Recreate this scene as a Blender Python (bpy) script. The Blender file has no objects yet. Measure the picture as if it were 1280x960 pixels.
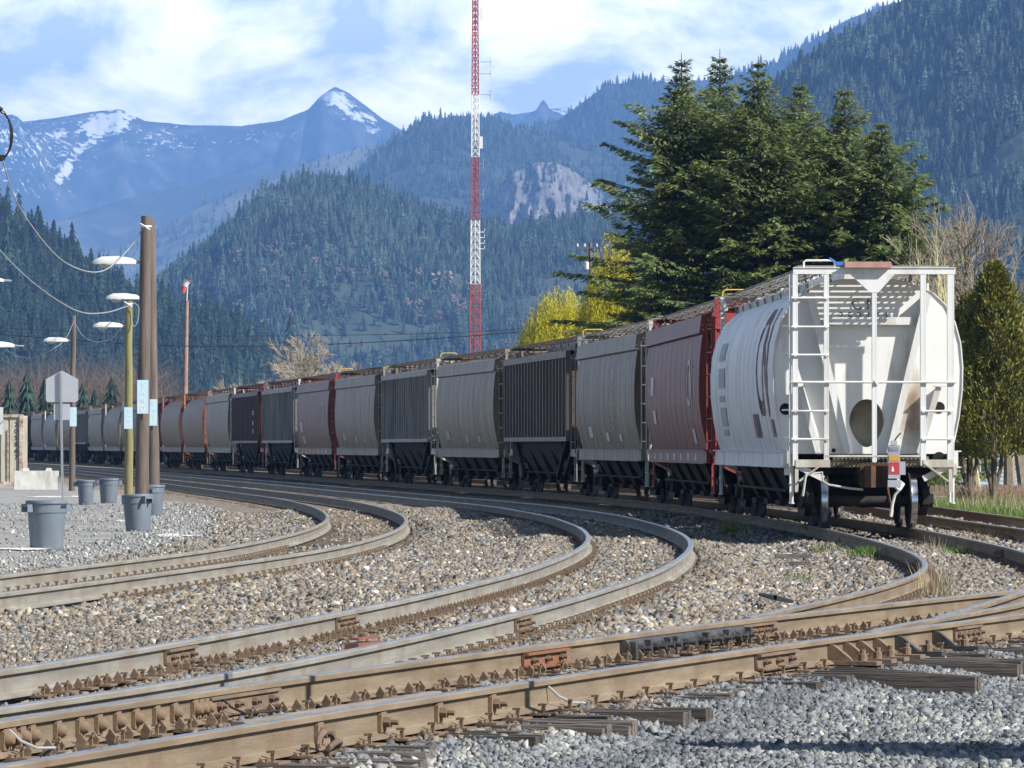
import bpy, bmesh, math, random
import numpy as np
from mathutils import Vector, Matrix, noise as mnoise
R = math.radians
rng = np.random.default_rng(7)
random.seed(7)
SC = bpy.context.scene
COL = SC.collection

# ------------------------------------------------------------------ camera, sky, sun, exposure
F, H, Y0 = 6500.0, 1.40, 557.0            # focal length in photo pixels, eye height over the rail tops, horizon row
cam_d = bpy.data.cameras.new("camera"); cam = bpy.data.objects.new("camera", cam_d); COL.objects.link(cam)
cam_d.sensor_width = 36; cam_d.lens = 36 * F / 1280
cam_d.clip_start = 1.0; cam_d.clip_end = 60000
cam.location = (0, 0, H)
cam.rotation_euler = (R(90) + math.atan((Y0 - 480) / F), 0, 0)
SC.camera = cam

SUN_EL, SUN_AZ = R(38), R(61)             # azimuth measured to the right of straight behind the camera
to_sun = Vector((math.sin(SUN_AZ) * math.cos(SUN_EL), -math.cos(SUN_AZ) * math.cos(SUN_EL), math.sin(SUN_EL)))
sun_d = bpy.data.lights.new("sun", 'SUN'); sun_d.energy = 5.0; sun_d.angle = R(0.5); sun_d.color = (1, 0.965, 0.90)
sun = bpy.data.objects.new("sun", sun_d); COL.objects.link(sun)
sun.rotation_euler = to_sun.to_track_quat('Z', 'Y').to_euler()

SC.view_settings.view_transform = 'Standard'; SC.view_settings.look = 'None'
SC.view_settings.exposure = 0.88; SC.view_settings.gamma = 1.0; SC.view_settings.use_curve_mapping = False

world = bpy.data.worlds.new("World"); SC.world = world; world.use_nodes = True
def world_nodes():
    nt = world.node_tree; N = nt.nodes; Lk = nt.links; N.clear()
    out = N.new('ShaderNodeOutputWorld'); bg = N.new('ShaderNodeBackground'); bg.inputs[1].default_value = 0.05
    sky = N.new('ShaderNodeTexSky'); sky.sky_type = 'NISHITA'; sky.sun_disc = False
    sky.sun_elevation = SUN_EL; sky.sun_rotation = math.atan2(to_sun.x, to_sun.y)
    sky.air_density = 1.2; sky.dust_density = 0.3; sky.ozone_density = 2.5
    tc = N.new('ShaderNodeTexCoord'); sep = N.new('ShaderNodeSeparateXYZ'); Lk.new(tc.outputs['Generated'], sep.inputs[0])
    # clouds as bands round the horizon: azimuth and height as coordinates
    at2 = N.new('ShaderNodeMath'); at2.operation = 'ARCTAN2'; Lk.new(sep.outputs[0], at2.inputs[0]); Lk.new(sep.outputs[1], at2.inputs[1])
    comb = N.new('ShaderNodeCombineXYZ'); Lk.new(at2.outputs[0], comb.inputs[0]); Lk.new(sep.outputs[2], comb.inputs[1])
    def noise(scale, sx, sy, off, detail, rough, dist):
        mp = N.new('ShaderNodeMapping'); mp.inputs['Scale'].default_value = (sx, sy, 1); mp.inputs['Location'].default_value = off
        Lk.new(comb.outputs[0], mp.inputs[0])
        n = N.new('ShaderNodeTexNoise'); n.inputs['Scale'].default_value = scale; n.inputs['Detail'].default_value = detail
        n.inputs['Roughness'].default_value = rough; n.inputs['Distortion'].default_value = dist
        Lk.new(mp.outputs[0], n.inputs[0]); return n
    def ramp(src, pts):
        r = N.new('ShaderNodeValToRGB'); el = r.color_ramp.elements
        el[0].position, el[0].color = pts[0]; el[1].position, el[1].color = pts[-1]
        for p, c in pts[1:-1]:
            e = el.new(p); e.color = c
        Lk.new(src, r.inputs[0]); return r
    def mix(fac, a, b):
        m = N.new('ShaderNodeMix'); m.data_type = 'RGBA'
        if hasattr(fac, 'node'): Lk.new(fac, m.inputs[0])
        else: m.inputs[0].default_value = fac
        for s, i in ((a, 6), (b, 7)):
            if hasattr(s, 'node'): Lk.new(s, m.inputs[i])
            else: m.inputs[i].default_value = (*s, 1)
        return m.outputs[2]
    g = lambda v: (v, v, v, 1)
    cover = ramp(noise(15, 1, 1.9, (3.1, 0.4, 0), 7, 0.55, 0.3).outputs[0], [(0.27, g(0)), (0.47, g(1))])
    nb = N.new('ShaderNodeMapRange'); nb.inputs[1].default_value = .058; nb.inputs[2].default_value = .082; nb.inputs[3].default_value = .55; nb.inputs[4].default_value = 0; Lk.new(sep.outputs[2], nb.inputs[0])
    ca = N.new('ShaderNodeMath'); ca.operation = 'ADD'; ca.use_clamp = True; Lk.new(cover.outputs[0], ca.inputs[0]); Lk.new(nb.outputs[0], ca.inputs[1])
    bright = ramp(noise(26, 1, 1.7, (7.7, 2.4, 0), 7, 0.6, 0.3).outputs[0], [(0.39, g(0)), (0.58, g(1))])
    
    cloud = mix(bright.outputs[0], (17, 20, 23), (46, 44, 40))
    # the visible sky keeps its brightness only in a band over the mountains
    lowband = N.new('ShaderNodeMapRange'); lowband.inputs[1].default_value = 0.10; lowband.inputs[2].default_value = 0.20
    lowband.inputs[3].default_value = 1; lowband.inputs[4].default_value = 0.12; Lk.new(sep.outputs[2], lowband.inputs[0])
    up = N.new('ShaderNodeMapRange'); up.inputs[1].default_value = 0.095; up.inputs[2].default_value = 0.2; up.inputs[3].default_value = .9; up.inputs[4].default_value = 0; Lk.new(sep.outputs[2], up.inputs[0])
    sec = N.new('ShaderNodeMath'); sec.operation = 'ABSOLUTE'; Lk.new(at2.outputs[0], sec.inputs[0])
    sect = N.new('ShaderNodeMapRange'); sect.inputs[1].default_value = .25; sect.inputs[2].default_value = .9; sect.inputs[3].default_value = 1; sect.inputs[4].default_value = .12; Lk.new(sec.outputs[0], sect.inputs[0])
    up2 = N.new('ShaderNodeMath'); up2.operation = 'MULTIPLY'; Lk.new(up.outputs[0], up2.inputs[0]); Lk.new(sect.outputs[0], up2.inputs[1])
    deep = mix(up2.outputs[0], sky.outputs[0], (10, 15, 20))
    cf = N.new('ShaderNodeMath'); cf.operation = 'MULTIPLY'; Lk.new(ca.outputs[0], cf.inputs[0]); Lk.new(lowband.outputs[0], cf.inputs[1])
    cf2 = N.new('ShaderNodeMath'); cf2.operation = 'MULTIPLY'; Lk.new(cf.outputs[0], cf2.inputs[0]); Lk.new(sect.outputs[0], cf2.inputs[1])
    final = mix(cf2.outputs[0], deep, cloud)
    Lk.new(final, bg.inputs[0]); Lk.new(bg.outputs[0], out.inputs[0])
world_nodes()

cy = SC.cycles
cy.max_bounces = 6; cy.diffuse_bounces = 2; cy.glossy_bounces = 2; cy.transmission_bounces = 2; cy.transparent_max_bounces = 6; cy.volume_bounces = 0
cy.caustics_reflective = False; cy.caustics_refractive = False
cy.use_denoising = True
cy.use_adaptive_sampling = True; cy.adaptive_threshold = 0.02

# ------------------------------------------------------------------ helpers
def PX(x, y, z=0.0):
    """point of the level z that the photo shows at pixel x, y"""
    k = (H - z) / (y - Y0); return Vector(((x - 640) * k, F * k, z))
def PD(x, y, d):
    """point at the distance d that the photo shows at pixel x, y"""
    return Vector(((x - 640) * d / F, d, H - (y - Y0) * d / F))

def tag(o, label=None, cat=None, group=None, kind=None):
    if label: o['label'] = label
    if cat: o['category'] = cat
    if group: o['group'] = group
    if kind: o['kind'] = kind
    return o
def thing(name, label, cat, loc=(0, 0, 0), rz=0.0, group=None):
    o = bpy.data.objects.new(name, None); COL.objects.link(o); o.empty_display_size = 0.3
    o.location = loc; o.rotation_euler = (0, 0, rz)
    return tag(o, label, cat, group)

class MB:
    def __init__(s): s.v = []; s.f = []; s.m = []; s.sm = []
    def add(s, vs, fs, mi=0, smooth=False):
        b = len(s.v); s.v.extend([tuple(p) for p in vs])
        for f in fs: s.f.append(tuple(b + i for i in f)); s.m.append(mi); s.sm.append(smooth)
        return s
    def box(s, c, size, rot=None, mi=0):
        hx, hy, hz = size[0] / 2, size[1] / 2, size[2] / 2
        vs = [Vector((x, y, z)) for x in (-hx, hx) for y in (-hy, hy) for z in (-hz, hz)]
        if rot is not None: vs = [rot @ v for v in vs]
        c = Vector(c)
        return s.add([c + v for v in vs], [(0, 1, 3, 2), (4, 6, 7, 5), (0, 4, 5, 1), (2, 3, 7, 6), (0, 2, 6, 4), (1, 5, 7, 3)], mi)
    def bar(s, a, b, w, h, mi=0, up=(0, 0, 1)):
        """rectangular bar from a to b: w across, h along up"""
        a, b = Vector(a), Vector(b); t = (b - a); L = t.length; t.normalize(); u = Vector(up)
        if abs(t.dot(u)) > .97: u = Vector((1, 0, 0))
        sd = t.cross(u).normalized(); u = sd.cross(t).normalized()
        m = Matrix((t, sd, u)).transposed()
        return s.box((a + b) / 2, (L, w, h), m, mi)
    def tube(s, pts, r, n=8, mi=0, cap=True, smooth=True):
        pts = [Vector(p) for p in pts]; rs = r if isinstance(r, (list, tuple)) else [r] * len(pts)
        rings = []; prev = None
        for i, p in enumerate(pts):
            t = (pts[min(i + 1, len(pts) - 1)] - pts[max(i - 1, 0)]).normalized()
            if prev is None:
                u = Vector((0, 0, 1)) if abs(t.z) < .9 else Vector((1, 0, 0))
                u = (u - t * u.dot(t)).normalized()
            else: u = (prev - t * prev.dot(t)).normalized()
            prev = u; w = t.cross(u)
            rings.append([p + (u * math.cos(2 * math.pi * k / n) + w * math.sin(2 * math.pi * k / n)) * rs[i] for k in range(n)])
        b = len(s.v); fs = []
        for i in range(len(pts) - 1):
            for k in range(n):
                k2 = (k + 1) % n; fs.append((i * n + k, i * n + k2, (i + 1) * n + k2, (i + 1) * n + k))
        s.add([v for rg in rings for v in rg], fs, mi, smooth)
        if cap and n > 2:
            for rg, rev in ((rings[0], True), (rings[-1], False)):
                s.add(rg, [tuple(range(n))[::-1] if rev else tuple(range(n))], mi)
        return s
    def lathe(s, prof, n=24, c=(0, 0, 0), mi=0, axis='Z', smooth=True):
        c = Vector(c); vs = []
        for r, z in prof:
            for k in range(n):
                a = 2 * math.pi * k / n; x, y = r * math.cos(a), r * math.sin(a)
                vs.append(c + (Vector((x, y, z)) if axis == 'Z' else Vector((x, z, y)) if axis == 'Y' else Vector((z, x, y))))
        fs = []
        for i in range(len(prof) - 1):
            for k in range(n):
                k2 = (k + 1) % n; q = (i * n + k, i * n + k2, (i + 1) * n + k2, (i + 1) * n + k)
                fs.append(q if axis != 'Y' else q[::-1])
        return s.add(vs, fs, mi, smooth)
    def prism(s, poly, a, b, mi=0):
        """poly: 3D points of the outline; a, b: offset vectors of the two caps"""
        n = len(poly); a, b = Vector(a), Vector(b); poly = [Vector(p) for p in poly]
        vs = [p + a for p in poly] + [p + b for p in poly]
        fs = [tuple(range(n))[::-1], tuple(range(n, 2 * n))] + [(i, (i + 1) % n, n + (i + 1) % n, n + i) for i in range(n)]
        return s.add(vs, fs, mi)
    def mesh(s, name, sharp=35):
        me = bpy.data.meshes.new(name); me.from_pydata(s.v, [], s.f)
        me.polygons.foreach_set('material_index', s.m); me.polygons.foreach_set('use_smooth', s.sm)
        if any(s.sm): me.set_sharp_from_angle(angle=R(sharp))
        me.update(); return me
    def build(s, name, mats, parent=None, loc=None, rz=None, sharp=35):
        me = s.mesh(name, sharp)
        for m in (mats if isinstance(mats, (list, tuple)) else [mats]): me.materials.append(m)
        o = bpy.data.objects.new(name, me); COL.objects.link(o)
        if parent: o.parent = parent
        if loc is not None: o.location = loc
        if rz is not None: o.rotation_euler = (0, 0, rz)
        return o

def quads_mesh(name, V, Fq, mat, attrs=None, smooth=False):
    """big mesh from numpy arrays: V (n,3), Fq (m,k)"""
    V = np.asarray(V, np.float32); Fq = np.asarray(Fq, np.int32); k = Fq.shape[1]; m = len(Fq)
    me = bpy.data.meshes.new(name)
    me.vertices.add(len(V)); me.vertices.foreach_set('co', V.ravel())
    me.loops.add(m * k); me.loops.foreach_set('vertex_index', Fq.ravel())
    me.polygons.add(m); me.polygons.foreach_set('loop_start', np.arange(0, m * k, k, dtype=np.int32))
    try: me.polygons.foreach_set('loop_total', np.full(m, k, np.int32))
    except Exception: pass
    for an, arr in (attrs or {}).items():
        at = me.attributes.new(an, 'FLOAT', 'POINT'); at.data.foreach_set('value', np.asarray(arr, np.float32))
    if smooth: me.polygons.foreach_set('use_smooth', np.ones(m, bool))
    me.update(calc_edges=True); me.materials.append(mat)
    o = bpy.data.objects.new(name, me); COL.objects.link(o); return o

MATS = {}
def M(name, col, rough=.75, metal=0.0, var=.25, scale=4.0, stretch=(1, 1, 1), bump=0.0, bscale=None, dirt=None, damt=.5, dscale=1.5, dstretch=(1, 1, 1), attr=None, rand=0.0, spec=.4, coord='Object', trans=0.0, shift=False):
    """principled material with noise in its colour, optional dirt of another colour, optional bump"""
    if name in MATS: return MATS[name]
    m = bpy.data.materials.new(name); m.use_nodes = True; nt = m.node_tree; N = nt.nodes; Lk = nt.links
    b = N['Principled BSDF']; b.inputs['Roughness'].default_value = rough; b.inputs['Metallic'].default_value = metal
    b.inputs['Specular IOR Level'].default_value = spec
    tc = N.new('ShaderNodeTexCoord'); src = tc.outputs[coord]
    if shift:                                   # every object gets its own piece of the pattern
        oi0 = N.new('ShaderNodeObjectInfo'); sv = N.new('ShaderNodeVectorMath'); sv.operation = 'SCALE'; sv.inputs[0].default_value = (37, 53, 29); Lk.new(oi0.outputs['Random'], sv.inputs[3])
        ad = N.new('ShaderNodeVectorMath'); Lk.new(src, ad.inputs[0]); Lk.new(sv.outputs[0], ad.inputs[1]); src = ad.outputs[0]
    def nz(sc, st, det=4):
        mp = N.new('ShaderNodeMapping'); mp.inputs['Scale'].default_value = st; Lk.new(src, mp.inputs[0])
        n = N.new('ShaderNodeTexNoise'); n.inputs['Scale'].default_value = sc; n.inputs['Detail'].default_value = det; n.inputs['Roughness'].default_value = .6
        Lk.new(mp.outputs[0], n.inputs[0]); return n
    def mx(f, a, bb):
        q = N.new('ShaderNodeMix'); q.data_type = 'RGBA'; Lk.new(f, q.inputs[0])
        for s, i in ((a, 6), (bb, 7)):
            if hasattr(s, 'node'): Lk.new(s, q.inputs[i])
            else: q.inputs[i].default_value = (*s, 1)
        return q.outputs[2]
    lo = tuple(c * (1 - var) for c in col); hi = tuple(min(1, c * (1 + var)) for c in col)
    n = nz(scale, stretch)
    mr = N.new('ShaderNodeMapRange'); mr.inputs[1].default_value = .3; mr.inputs[2].default_value = .7; Lk.new(n.outputs[0], mr.inputs[0])
    c = mx(mr.outputs[0], lo, hi)
    if dirt is not None:
        d = nz(dscale, dstretch, 6)
        mr2 = N.new('ShaderNodeMapRange'); mr2.inputs[1].default_value = .62 - damt * .35; mr2.inputs[2].default_value = .78 - damt * .2; Lk.new(d.outputs[0], mr2.inputs[0])
        c = mx(mr2.outputs[0], c, dirt)
    if attr:
        a = N.new('ShaderNodeAttribute'); a.attribute_name = attr
        vm = N.new('ShaderNodeVectorMath'); vm.operation = 'SCALE'; Lk.new(c, vm.inputs[0]); Lk.new(a.outputs['Fac'], vm.inputs[3]); c = vm.outputs[0]
    if rand:
        oi = N.new('ShaderNodeObjectInfo'); q = N.new('ShaderNodeMapRange'); q.inputs[3].default_value = 1 - rand; q.inputs[4].default_value = 1 + rand
        Lk.new(oi.outputs['Random'], q.inputs[0])
        vm = N.new('ShaderNodeVectorMath'); vm.operation = 'SCALE'; Lk.new(c, vm.inputs[0]); Lk.new(q.outputs[0], vm.inputs[3]); c = vm.outputs[0]
    Lk.new(c, b.inputs['Base Color'])
    if bump:
        bn = nz(bscale or scale * 3, stretch, 6); bp = N.new('ShaderNodeBump'); bp.inputs['Strength'].default_value = bump; bp.inputs['Distance'].default_value = .02
        Lk.new(bn.outputs[0], bp.inputs['Height']); Lk.new(bp.outputs[0], b.inputs['Normal'])
    if trans:
        tr = N.new('ShaderNodeBsdfTranslucent'); Lk.new(c, tr.inputs[0]); ms = N.new('ShaderNodeMixShader'); ms.inputs[0].default_value = trans
        Lk.new(b.outputs[0], ms.inputs[1]); Lk.new(tr.outputs[0], ms.inputs[2]); Lk.new(ms.outputs[0], N['Material Output'].inputs[0])
    MATS[name] = m; return m

def fbm(x, y, z=0.0, o=5): return mnoise.fractal(Vector((x, y, z)), 1.0, 2.0, o)
def smooth(a, s):
    n = int(3 * s) + 1; k = np.exp(-.5 * (np.arange(-n, n + 1) / s) ** 2); k /= k.sum()
    # odd extension keeps the slope at both ends
    L = 2 * a[0] - a[n:0:-1]; Rr = 2 * a[-1] - a[-2:-n - 2:-1]
    return np.convolve(np.r_[L, a, Rr], k, 'valid')
# ------------------------------------------------------------------ track lines
DS = np.arange(14.0, 640.0, 1.0)
class Line:
    def __init__(s, pts, sg=5.0, slope0=None):
        pts = sorted((float(d), float(x)) for d, x in pts)
        d = np.array([p[0] for p in pts]); x = np.array([p[1] for p in pts])
        xs = np.interp(DS, d, x)
        # straight on at both ends
        a = (x[1] - x[0]) / max(d[1] - d[0], .1) if slope0 is None else slope0
        xs = np.where(DS < d[0], x[0] + a * (DS - d[0]), xs)
        j = max(0, len(d) - 3); b = (x[-1] - x[j]) / (d[-1] - d[j]); xs = np.where(DS > d[-1], x[-1] + b * (DS - d[-1]), xs)
        s.x = smooth(xs, sg)
        s.arc = np.r_[0, np.cumsum(np.hypot(np.diff(s.x), 1.0))]
    def X(s, d): return np.interp(d, DS, s.x)
    def slope(s, d): return (s.X(np.asarray(d) + .6) - s.X(np.asarray(d) - .6)) / 1.2
    def d_at(s, arc): return np.interp(arc, s.arc, DS)
    def arc_at(s, d): return np.interp(d, DS, s.arc)
    def frame(s, d):
        sl = float(s.slope(d)); t = Vector((sl, 1, 0)).normalized(); return Vector((float(s.X(d)), d, 0)), t, Vector((t.y, -t.x, 0))
    def shifted(s, off):
        o = Line.__new__(Line); sl = np.gradient(s.x); c = np.sqrt(1 + sl * sl)
        xx, dd = s.x + off / c, DS - off * sl / c
        o.x = np.interp(DS, dd, xx); o.arc = np.r_[0, np.cumsum(np.hypot(np.diff(o.x), 1.0))]; return o
    def find(s, ximg, lo=22, hi=120, z=0.0):
        ds = np.arange(lo, hi, .05); im = 640 + s.X(ds) * F / ds
        return float(ds[np.argmin(np.abs(im - ximg))])
def seen(P): return [(F * H / (y - Y0), (x - 640) * H / (y - Y0)) for x, y in P]
G = 1.507
def centre(L, Rr):
    """middle line from the traced left and right rail"""
    l = Line(seen(L), 3); r = Line(seen(Rr), 3); out = []
    for P, ln, sg in ((seen(L), l, 1), (seen(Rr), r, -1)):
        for d, x in P:
            sl = float(ln.slope(d)); c = math.sqrt(1 + sl * sl); out.append((d - sg * G / 2 * sl / c, x + sg * G / 2 / c))
    return out
A_L = [(0, 717.5), (100, 705), (200, 693.5), (320, 677), (360, 667.5), (395, 656), (409, 646), (402, 637.5), (382, 630), (350, 623), (320, 619)]
A_R = [(0, 741), (125, 726), (250, 710), (320, 701), (395, 690), (445, 678), (482, 669), (506, 660), (513, 651), (506, 644), (480, 634.5), (445, 627), (395, 620)]
B_L = [(0, 835), (100, 821), (200, 805), (320, 782), (445, 762.5), (545, 741), (640, 719.5), (677, 706), (710, 692.5), (732, 680), (736, 671), (727, 662.5), (702, 651), (665, 641), (640, 637), (560, 627)]
B_R = [(0, 888), (100, 876), (250, 850), (320, 840), (480, 817), (640, 770.5), (715, 747.5), (790, 722.5), (840, 704), (862, 691), (869, 680), (862, 669), (840, 659), (790, 646), (715, 634.5), (640, 627), (545, 617.5)]
R1P = [(0, 895), (125, 874), (262, 860), (400, 840.5), (480, 830.5), (640, 808), (775, 792), (865, 779.5), (960, 768.5), (1120, 751.5), (1280, 736)]
R2P = [(0, 952), (125, 930), (320, 902.5), (480, 877.5), (640, 852), (740, 836), (840, 821), (960, 806), (1060, 792), (1160, 780), (1280, 766)]
LC = Line([(43.3, 2.13 + .72), (50, 3.45 + .74), (58, 4.72 + .75), (66, 5.22 + .75), (71.7, 5.36 + .75), (79.8, 5.36 + .75), (87.2, 6.12), (96, 5.86), (105.4, 5.50), (123.6, 4.66), (141.7, 3.2), (159.8, 1.2), (177.8, -1.2), (195.8, -3.45), (213.8, -5.85), (231.7, -8.1), (249.6, -10.5), (285, -15.2), (321, -20.1), (394, -30.6), (466, -41.6), (560, -57.5)], 4)
far = np.arange(190.0, 620.0, 10.0)
LB_far = LC.shifted(-5.5); LA_far = LC.shifted(-9.0)
LA = Line([p for p in centre(A_L, A_R) if p[0] < 150] + [(d, float(LA_far.X(d))) for d in far], 4)
LB = Line([p for p in centre(B_L, B_R) if p[0] < 150] + [(d, float(LB_far.X(d))) for d in far], 4)
LR1 = Line(seen(R1P), 5); LR2 = Line(seen(R2P), 5)
LD = Line([(float(d), float((LR1.X(d) + LR2.X(d)) / 2)) for d in range(23, 52)], 3)
LE = Line([(PX(1172, 643).y, PX(1172, 643).x + .4), (PX(1280, 654).y, PX(1280, 654).x), (130, 8.9), (160, 6.2), (200, 1.4), (250, -5.3), (322, -14.6), (394, -25.5), (466, -36.5), (560, -52.5)], 6)
LINES = {'A': LA, 'B': LB, 'C': LC, 'D': LD, 'E': LE}

# ------------------------------------------------------------------ ground
def lat(ln, X, d): 
    sl = np.interp(d, DS, np.gradient(ln.x)); return (X - ln.X(d)) / np.sqrt(1 + sl * sl)
def vnoise(X, Y, s, seed=0):
    """smooth value noise on a lattice, vectorised"""
    x, y = np.asarray(X) / s + seed * 17.3, np.asarray(Y) / s + seed * 9.1
    xi, yi = np.floor(x).astype(np.int64), np.floor(y).astype(np.int64); fx, fy = x - xi, y - yi
    fx, fy = fx * fx * (3 - 2 * fx), fy * fy * (3 - 2 * fy)
    def h(i, j):
        n = (i * 374761393 + j * 668265263 + seed * 1442695) & 0x7fffffff; n = ((n ^ (n >> 13)) * 1274126177) & 0x7fffffff
        return (n % 100003) / 100003.0
    return (h(xi, yi) * (1 - fx) + h(xi + 1, yi) * fx) * (1 - fy) + (h(xi, yi + 1) * (1 - fx) + h(xi + 1, yi + 1) * fx) * fy - .5
def sstep(x, a, b): t = np.clip((x - a) / (b - a), 0, 1); return t * t * (3 - 2 * t)
def gz(X, d):
    X = np.asarray(X, float); d = np.asarray(d, float)
    far_from = np.min([np.abs(lat(LINES[k], X, d)) + (np.where(d > 51, 9, 0) if k == 'D' else 0) + (np.where(d < 45, 9, 0) if k in 'C' else 0) for k in 'ABCDE'], axis=0)
    z = -.226 - .085 * sstep(far_from, 1.15, 1.9)
    z = z - .018 * (np.abs(lat(LA, X, d)) < 1.1)
    # heap of ballast between the two left tracks
    la, lb = lat(LA, X, d), lat(LB, X, d)
    between = sstep(la, .9, 1.6) * sstep(-lb, .9, 1.6)
    z = z + between * (.10 + .10 * vnoise(X, d, 6, 3))
    # the right front bank lies lower, the pad on the left is level
    rd = X - LR2.X(d)
    z = z - (.018 * sstep(rd, .12, .3) + .02 * sstep(rd, .7, 1.3)) * sstep(-d, -60, -46)
    pad = sstep(-la, 1.7, 2.6); z = z * (1 - pad) + pad * -.27
    right = sstep(lat(LE, X, d), 1.6, 4); z = z * (1 - right) + right * (-.30)
    z = z + (vnoise(X, d, .55, 1) * .03 + vnoise(X, d, 2.2, 2) * .05) * (1 - pad)
    fade = sstep(d, 300, 420); return z * (1 - fade) - .34 * fade

def ground():
    m = M('ballast_bed', (.20, .165, .125), .95, var=.5, scale=9, bump=1.0, bscale=26, dirt=(.09, .075, .06), damt=.35, dscale=1.3)
    # finer colour speckle: crushed stone seen from far
    nt = m.node_tree; N = nt.nodes; Lk = nt.links; b = N['Principled BSDF']
    old = b.inputs['Base Color'].links[0].from_socket
    tc = N.new('ShaderNodeTexCoord'); v = N.new('ShaderNodeTexVoronoi'); v.inputs['Scale'].default_value = 16; Lk.new(tc.outputs['Object'], v.inputs['Vector'])
    sp = N.new('ShaderNodeSeparateColor'); Lk.new(v.outputs['Color'], sp.inputs[0])
    mr = N.new('ShaderNodeMapRange'); mr.inputs[3].default_value = .45; mr.inputs[4].default_value = 1.7; Lk.new(sp.outputs[0], mr.inputs[0])
    sc = N.new('ShaderNodeVectorMath'); sc.operation = 'SCALE'; Lk.new(old, sc.inputs[0]); Lk.new(mr.outputs[0], sc.inputs[3]); Lk.new(sc.outputs[0], b.inputs['Base Color'])
    ds = np.r_[np.arange(8, 60, .3), np.arange(60, 130, .6), np.arange(130, 300, 3), np.arange(300, 700, 20)]
    us = np.linspace(-1, 1, 181)
    V = []
    for d in ds:
        half = 6 + d * .17
        X = us * half + d * .01; V.append(np.c_[X, np.full_like(X, d), gz(X, np.full_like(X, d))])
    n = len(us); V = np.vstack(V); i = np.arange(len(ds) - 1)[:, None] * n + np.arange(n - 1)[None]
    Fq = np.stack([i, i + 1, i + n + 1, i + n], -1).reshape(-1, 4)
    o = quads_mesh('ground', V, Fq, m, smooth=True); tag(o, kind='structure')
    # the valley floor out to the hills
    b2 = MB(); S2 = 20000
    b2.add([(-S2, -300, -.62), (S2, -300, -.62), (S2, S2, -.62), (-S2, S2, -.62)], [(0, 1, 2, 3)])
    o = b2.build('valley_floor', M('valley_soil', (.07, .075, .04), .95, var=.4, scale=.02)); tag(o, kind='structure')
ground()

def pad():
    """fine grey gravel yard left of the tracks"""
    m = M('yard_gravel', (.27, .26, .245), .95, var=.22, scale=.9, bump=.6, bscale=60, dirt=(.36, .35, .32), damt=.35, dscale=.35, dstretch=(.4, 1, 1))
    nt = m.node_tree; N = nt.nodes; Lk = nt.links; b = N['Principled BSDF']; old = b.inputs['Base Color'].links[0].from_socket
    tc = N.new('ShaderNodeTexCoord'); v = N.new('ShaderNodeTexNoise'); v.inputs['Scale'].default_value = 22; v.inputs['Detail'].default_value = 3; Lk.new(tc.outputs['Object'], v.inputs['Vector'])
    mr = N.new('ShaderNodeMapRange'); mr.inputs[1].default_value = .3; mr.inputs[2].default_value = .7; mr.inputs[3].default_value = .6; mr.inputs[4].default_value = 1.35; Lk.new(v.outputs[0], mr.inputs[0])
    sc = N.new('ShaderNodeVectorMath'); sc.operation = 'SCALE'; Lk.new(old, sc.inputs[0]); Lk.new(mr.outputs[0], sc.inputs[3]); Lk.new(sc.outputs[0], b.inputs['Base Color'])
    ds = np.arange(40, 330, 2.0); us = np.linspace(0, 1, 40); V = []
    for d in ds:
        xr = float(LA.X(d)) - 2.7 + .35 * math.sin(d * .7) + .2 * math.sin(d * 2.1); X = xr - us ** 1.5 * (30 + d * .15); V.append(np.c_[X, np.full_like(X, d), np.full_like(X, -.262) + (us < .03) * -.012 + .008 * vnoise(X, np.full_like(X, d), 3, 5)])
    n = len(us); V = np.vstack(V); i = np.arange(len(ds) - 1)[:, None] * n + np.arange(n - 1)[None]
    o = quads_mesh('gravel_yard', V, np.stack([i + 1, i, i + n, i + n + 1], -1).reshape(-1, 4), m, smooth=True); tag(o, kind='structure')
pad()

# ------------------------------------------------------------------ crushed stone
SB = np.array([(x, y, z) for x in (-1, 1) for y in (-1, 1) for z in (-1, 1)], float) * .5
SF = np.array([(0, 1, 3, 2), (4, 6, 7, 5), (0, 4, 5, 1), (2, 3, 7, 6), (0, 2, 6, 4), (1, 5, 7, 3)])
def stones(name, X, d, z, size, tint, mat):
    n = len(X); asp = rng.uniform(.5, 1.4, (n, 1, 3)) * size[:, None, None]
    v = (SB[None] + rng.uniform(-.3, .3, (n, 8, 3))) * asp
    q = rng.normal(size=(n, 4)); q /= np.linalg.norm(q, axis=1)[:, None]; w, x, y, zz = q.T
    Rm = np.stack([np.stack([1 - 2 * (y * y + zz * zz), 2 * (x * y - zz * w), 2 * (x * zz + y * w)], -1), np.stack([2 * (x * y + zz * w), 1 - 2 * (x * x + zz * zz), 2 * (y * zz - x * w)], -1), np.stack([2 * (x * zz - y * w), 2 * (y * zz + x * w), 1 - 2 * (x * x + y * y)], -1)], 1)
    v = np.einsum('nij,nkj->nki', Rm, v) + np.stack([X, d, z], -1)[:, None]
    fq = (SF[None] + (np.arange(n) * 8)[:, None, None]).reshape(-1, 4)
    o = quads_mesh(name, v.reshape(-1, 3), fq, mat, {'tint': np.repeat(tint, 8)}); tag(o, kind='stuff'); return o
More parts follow.
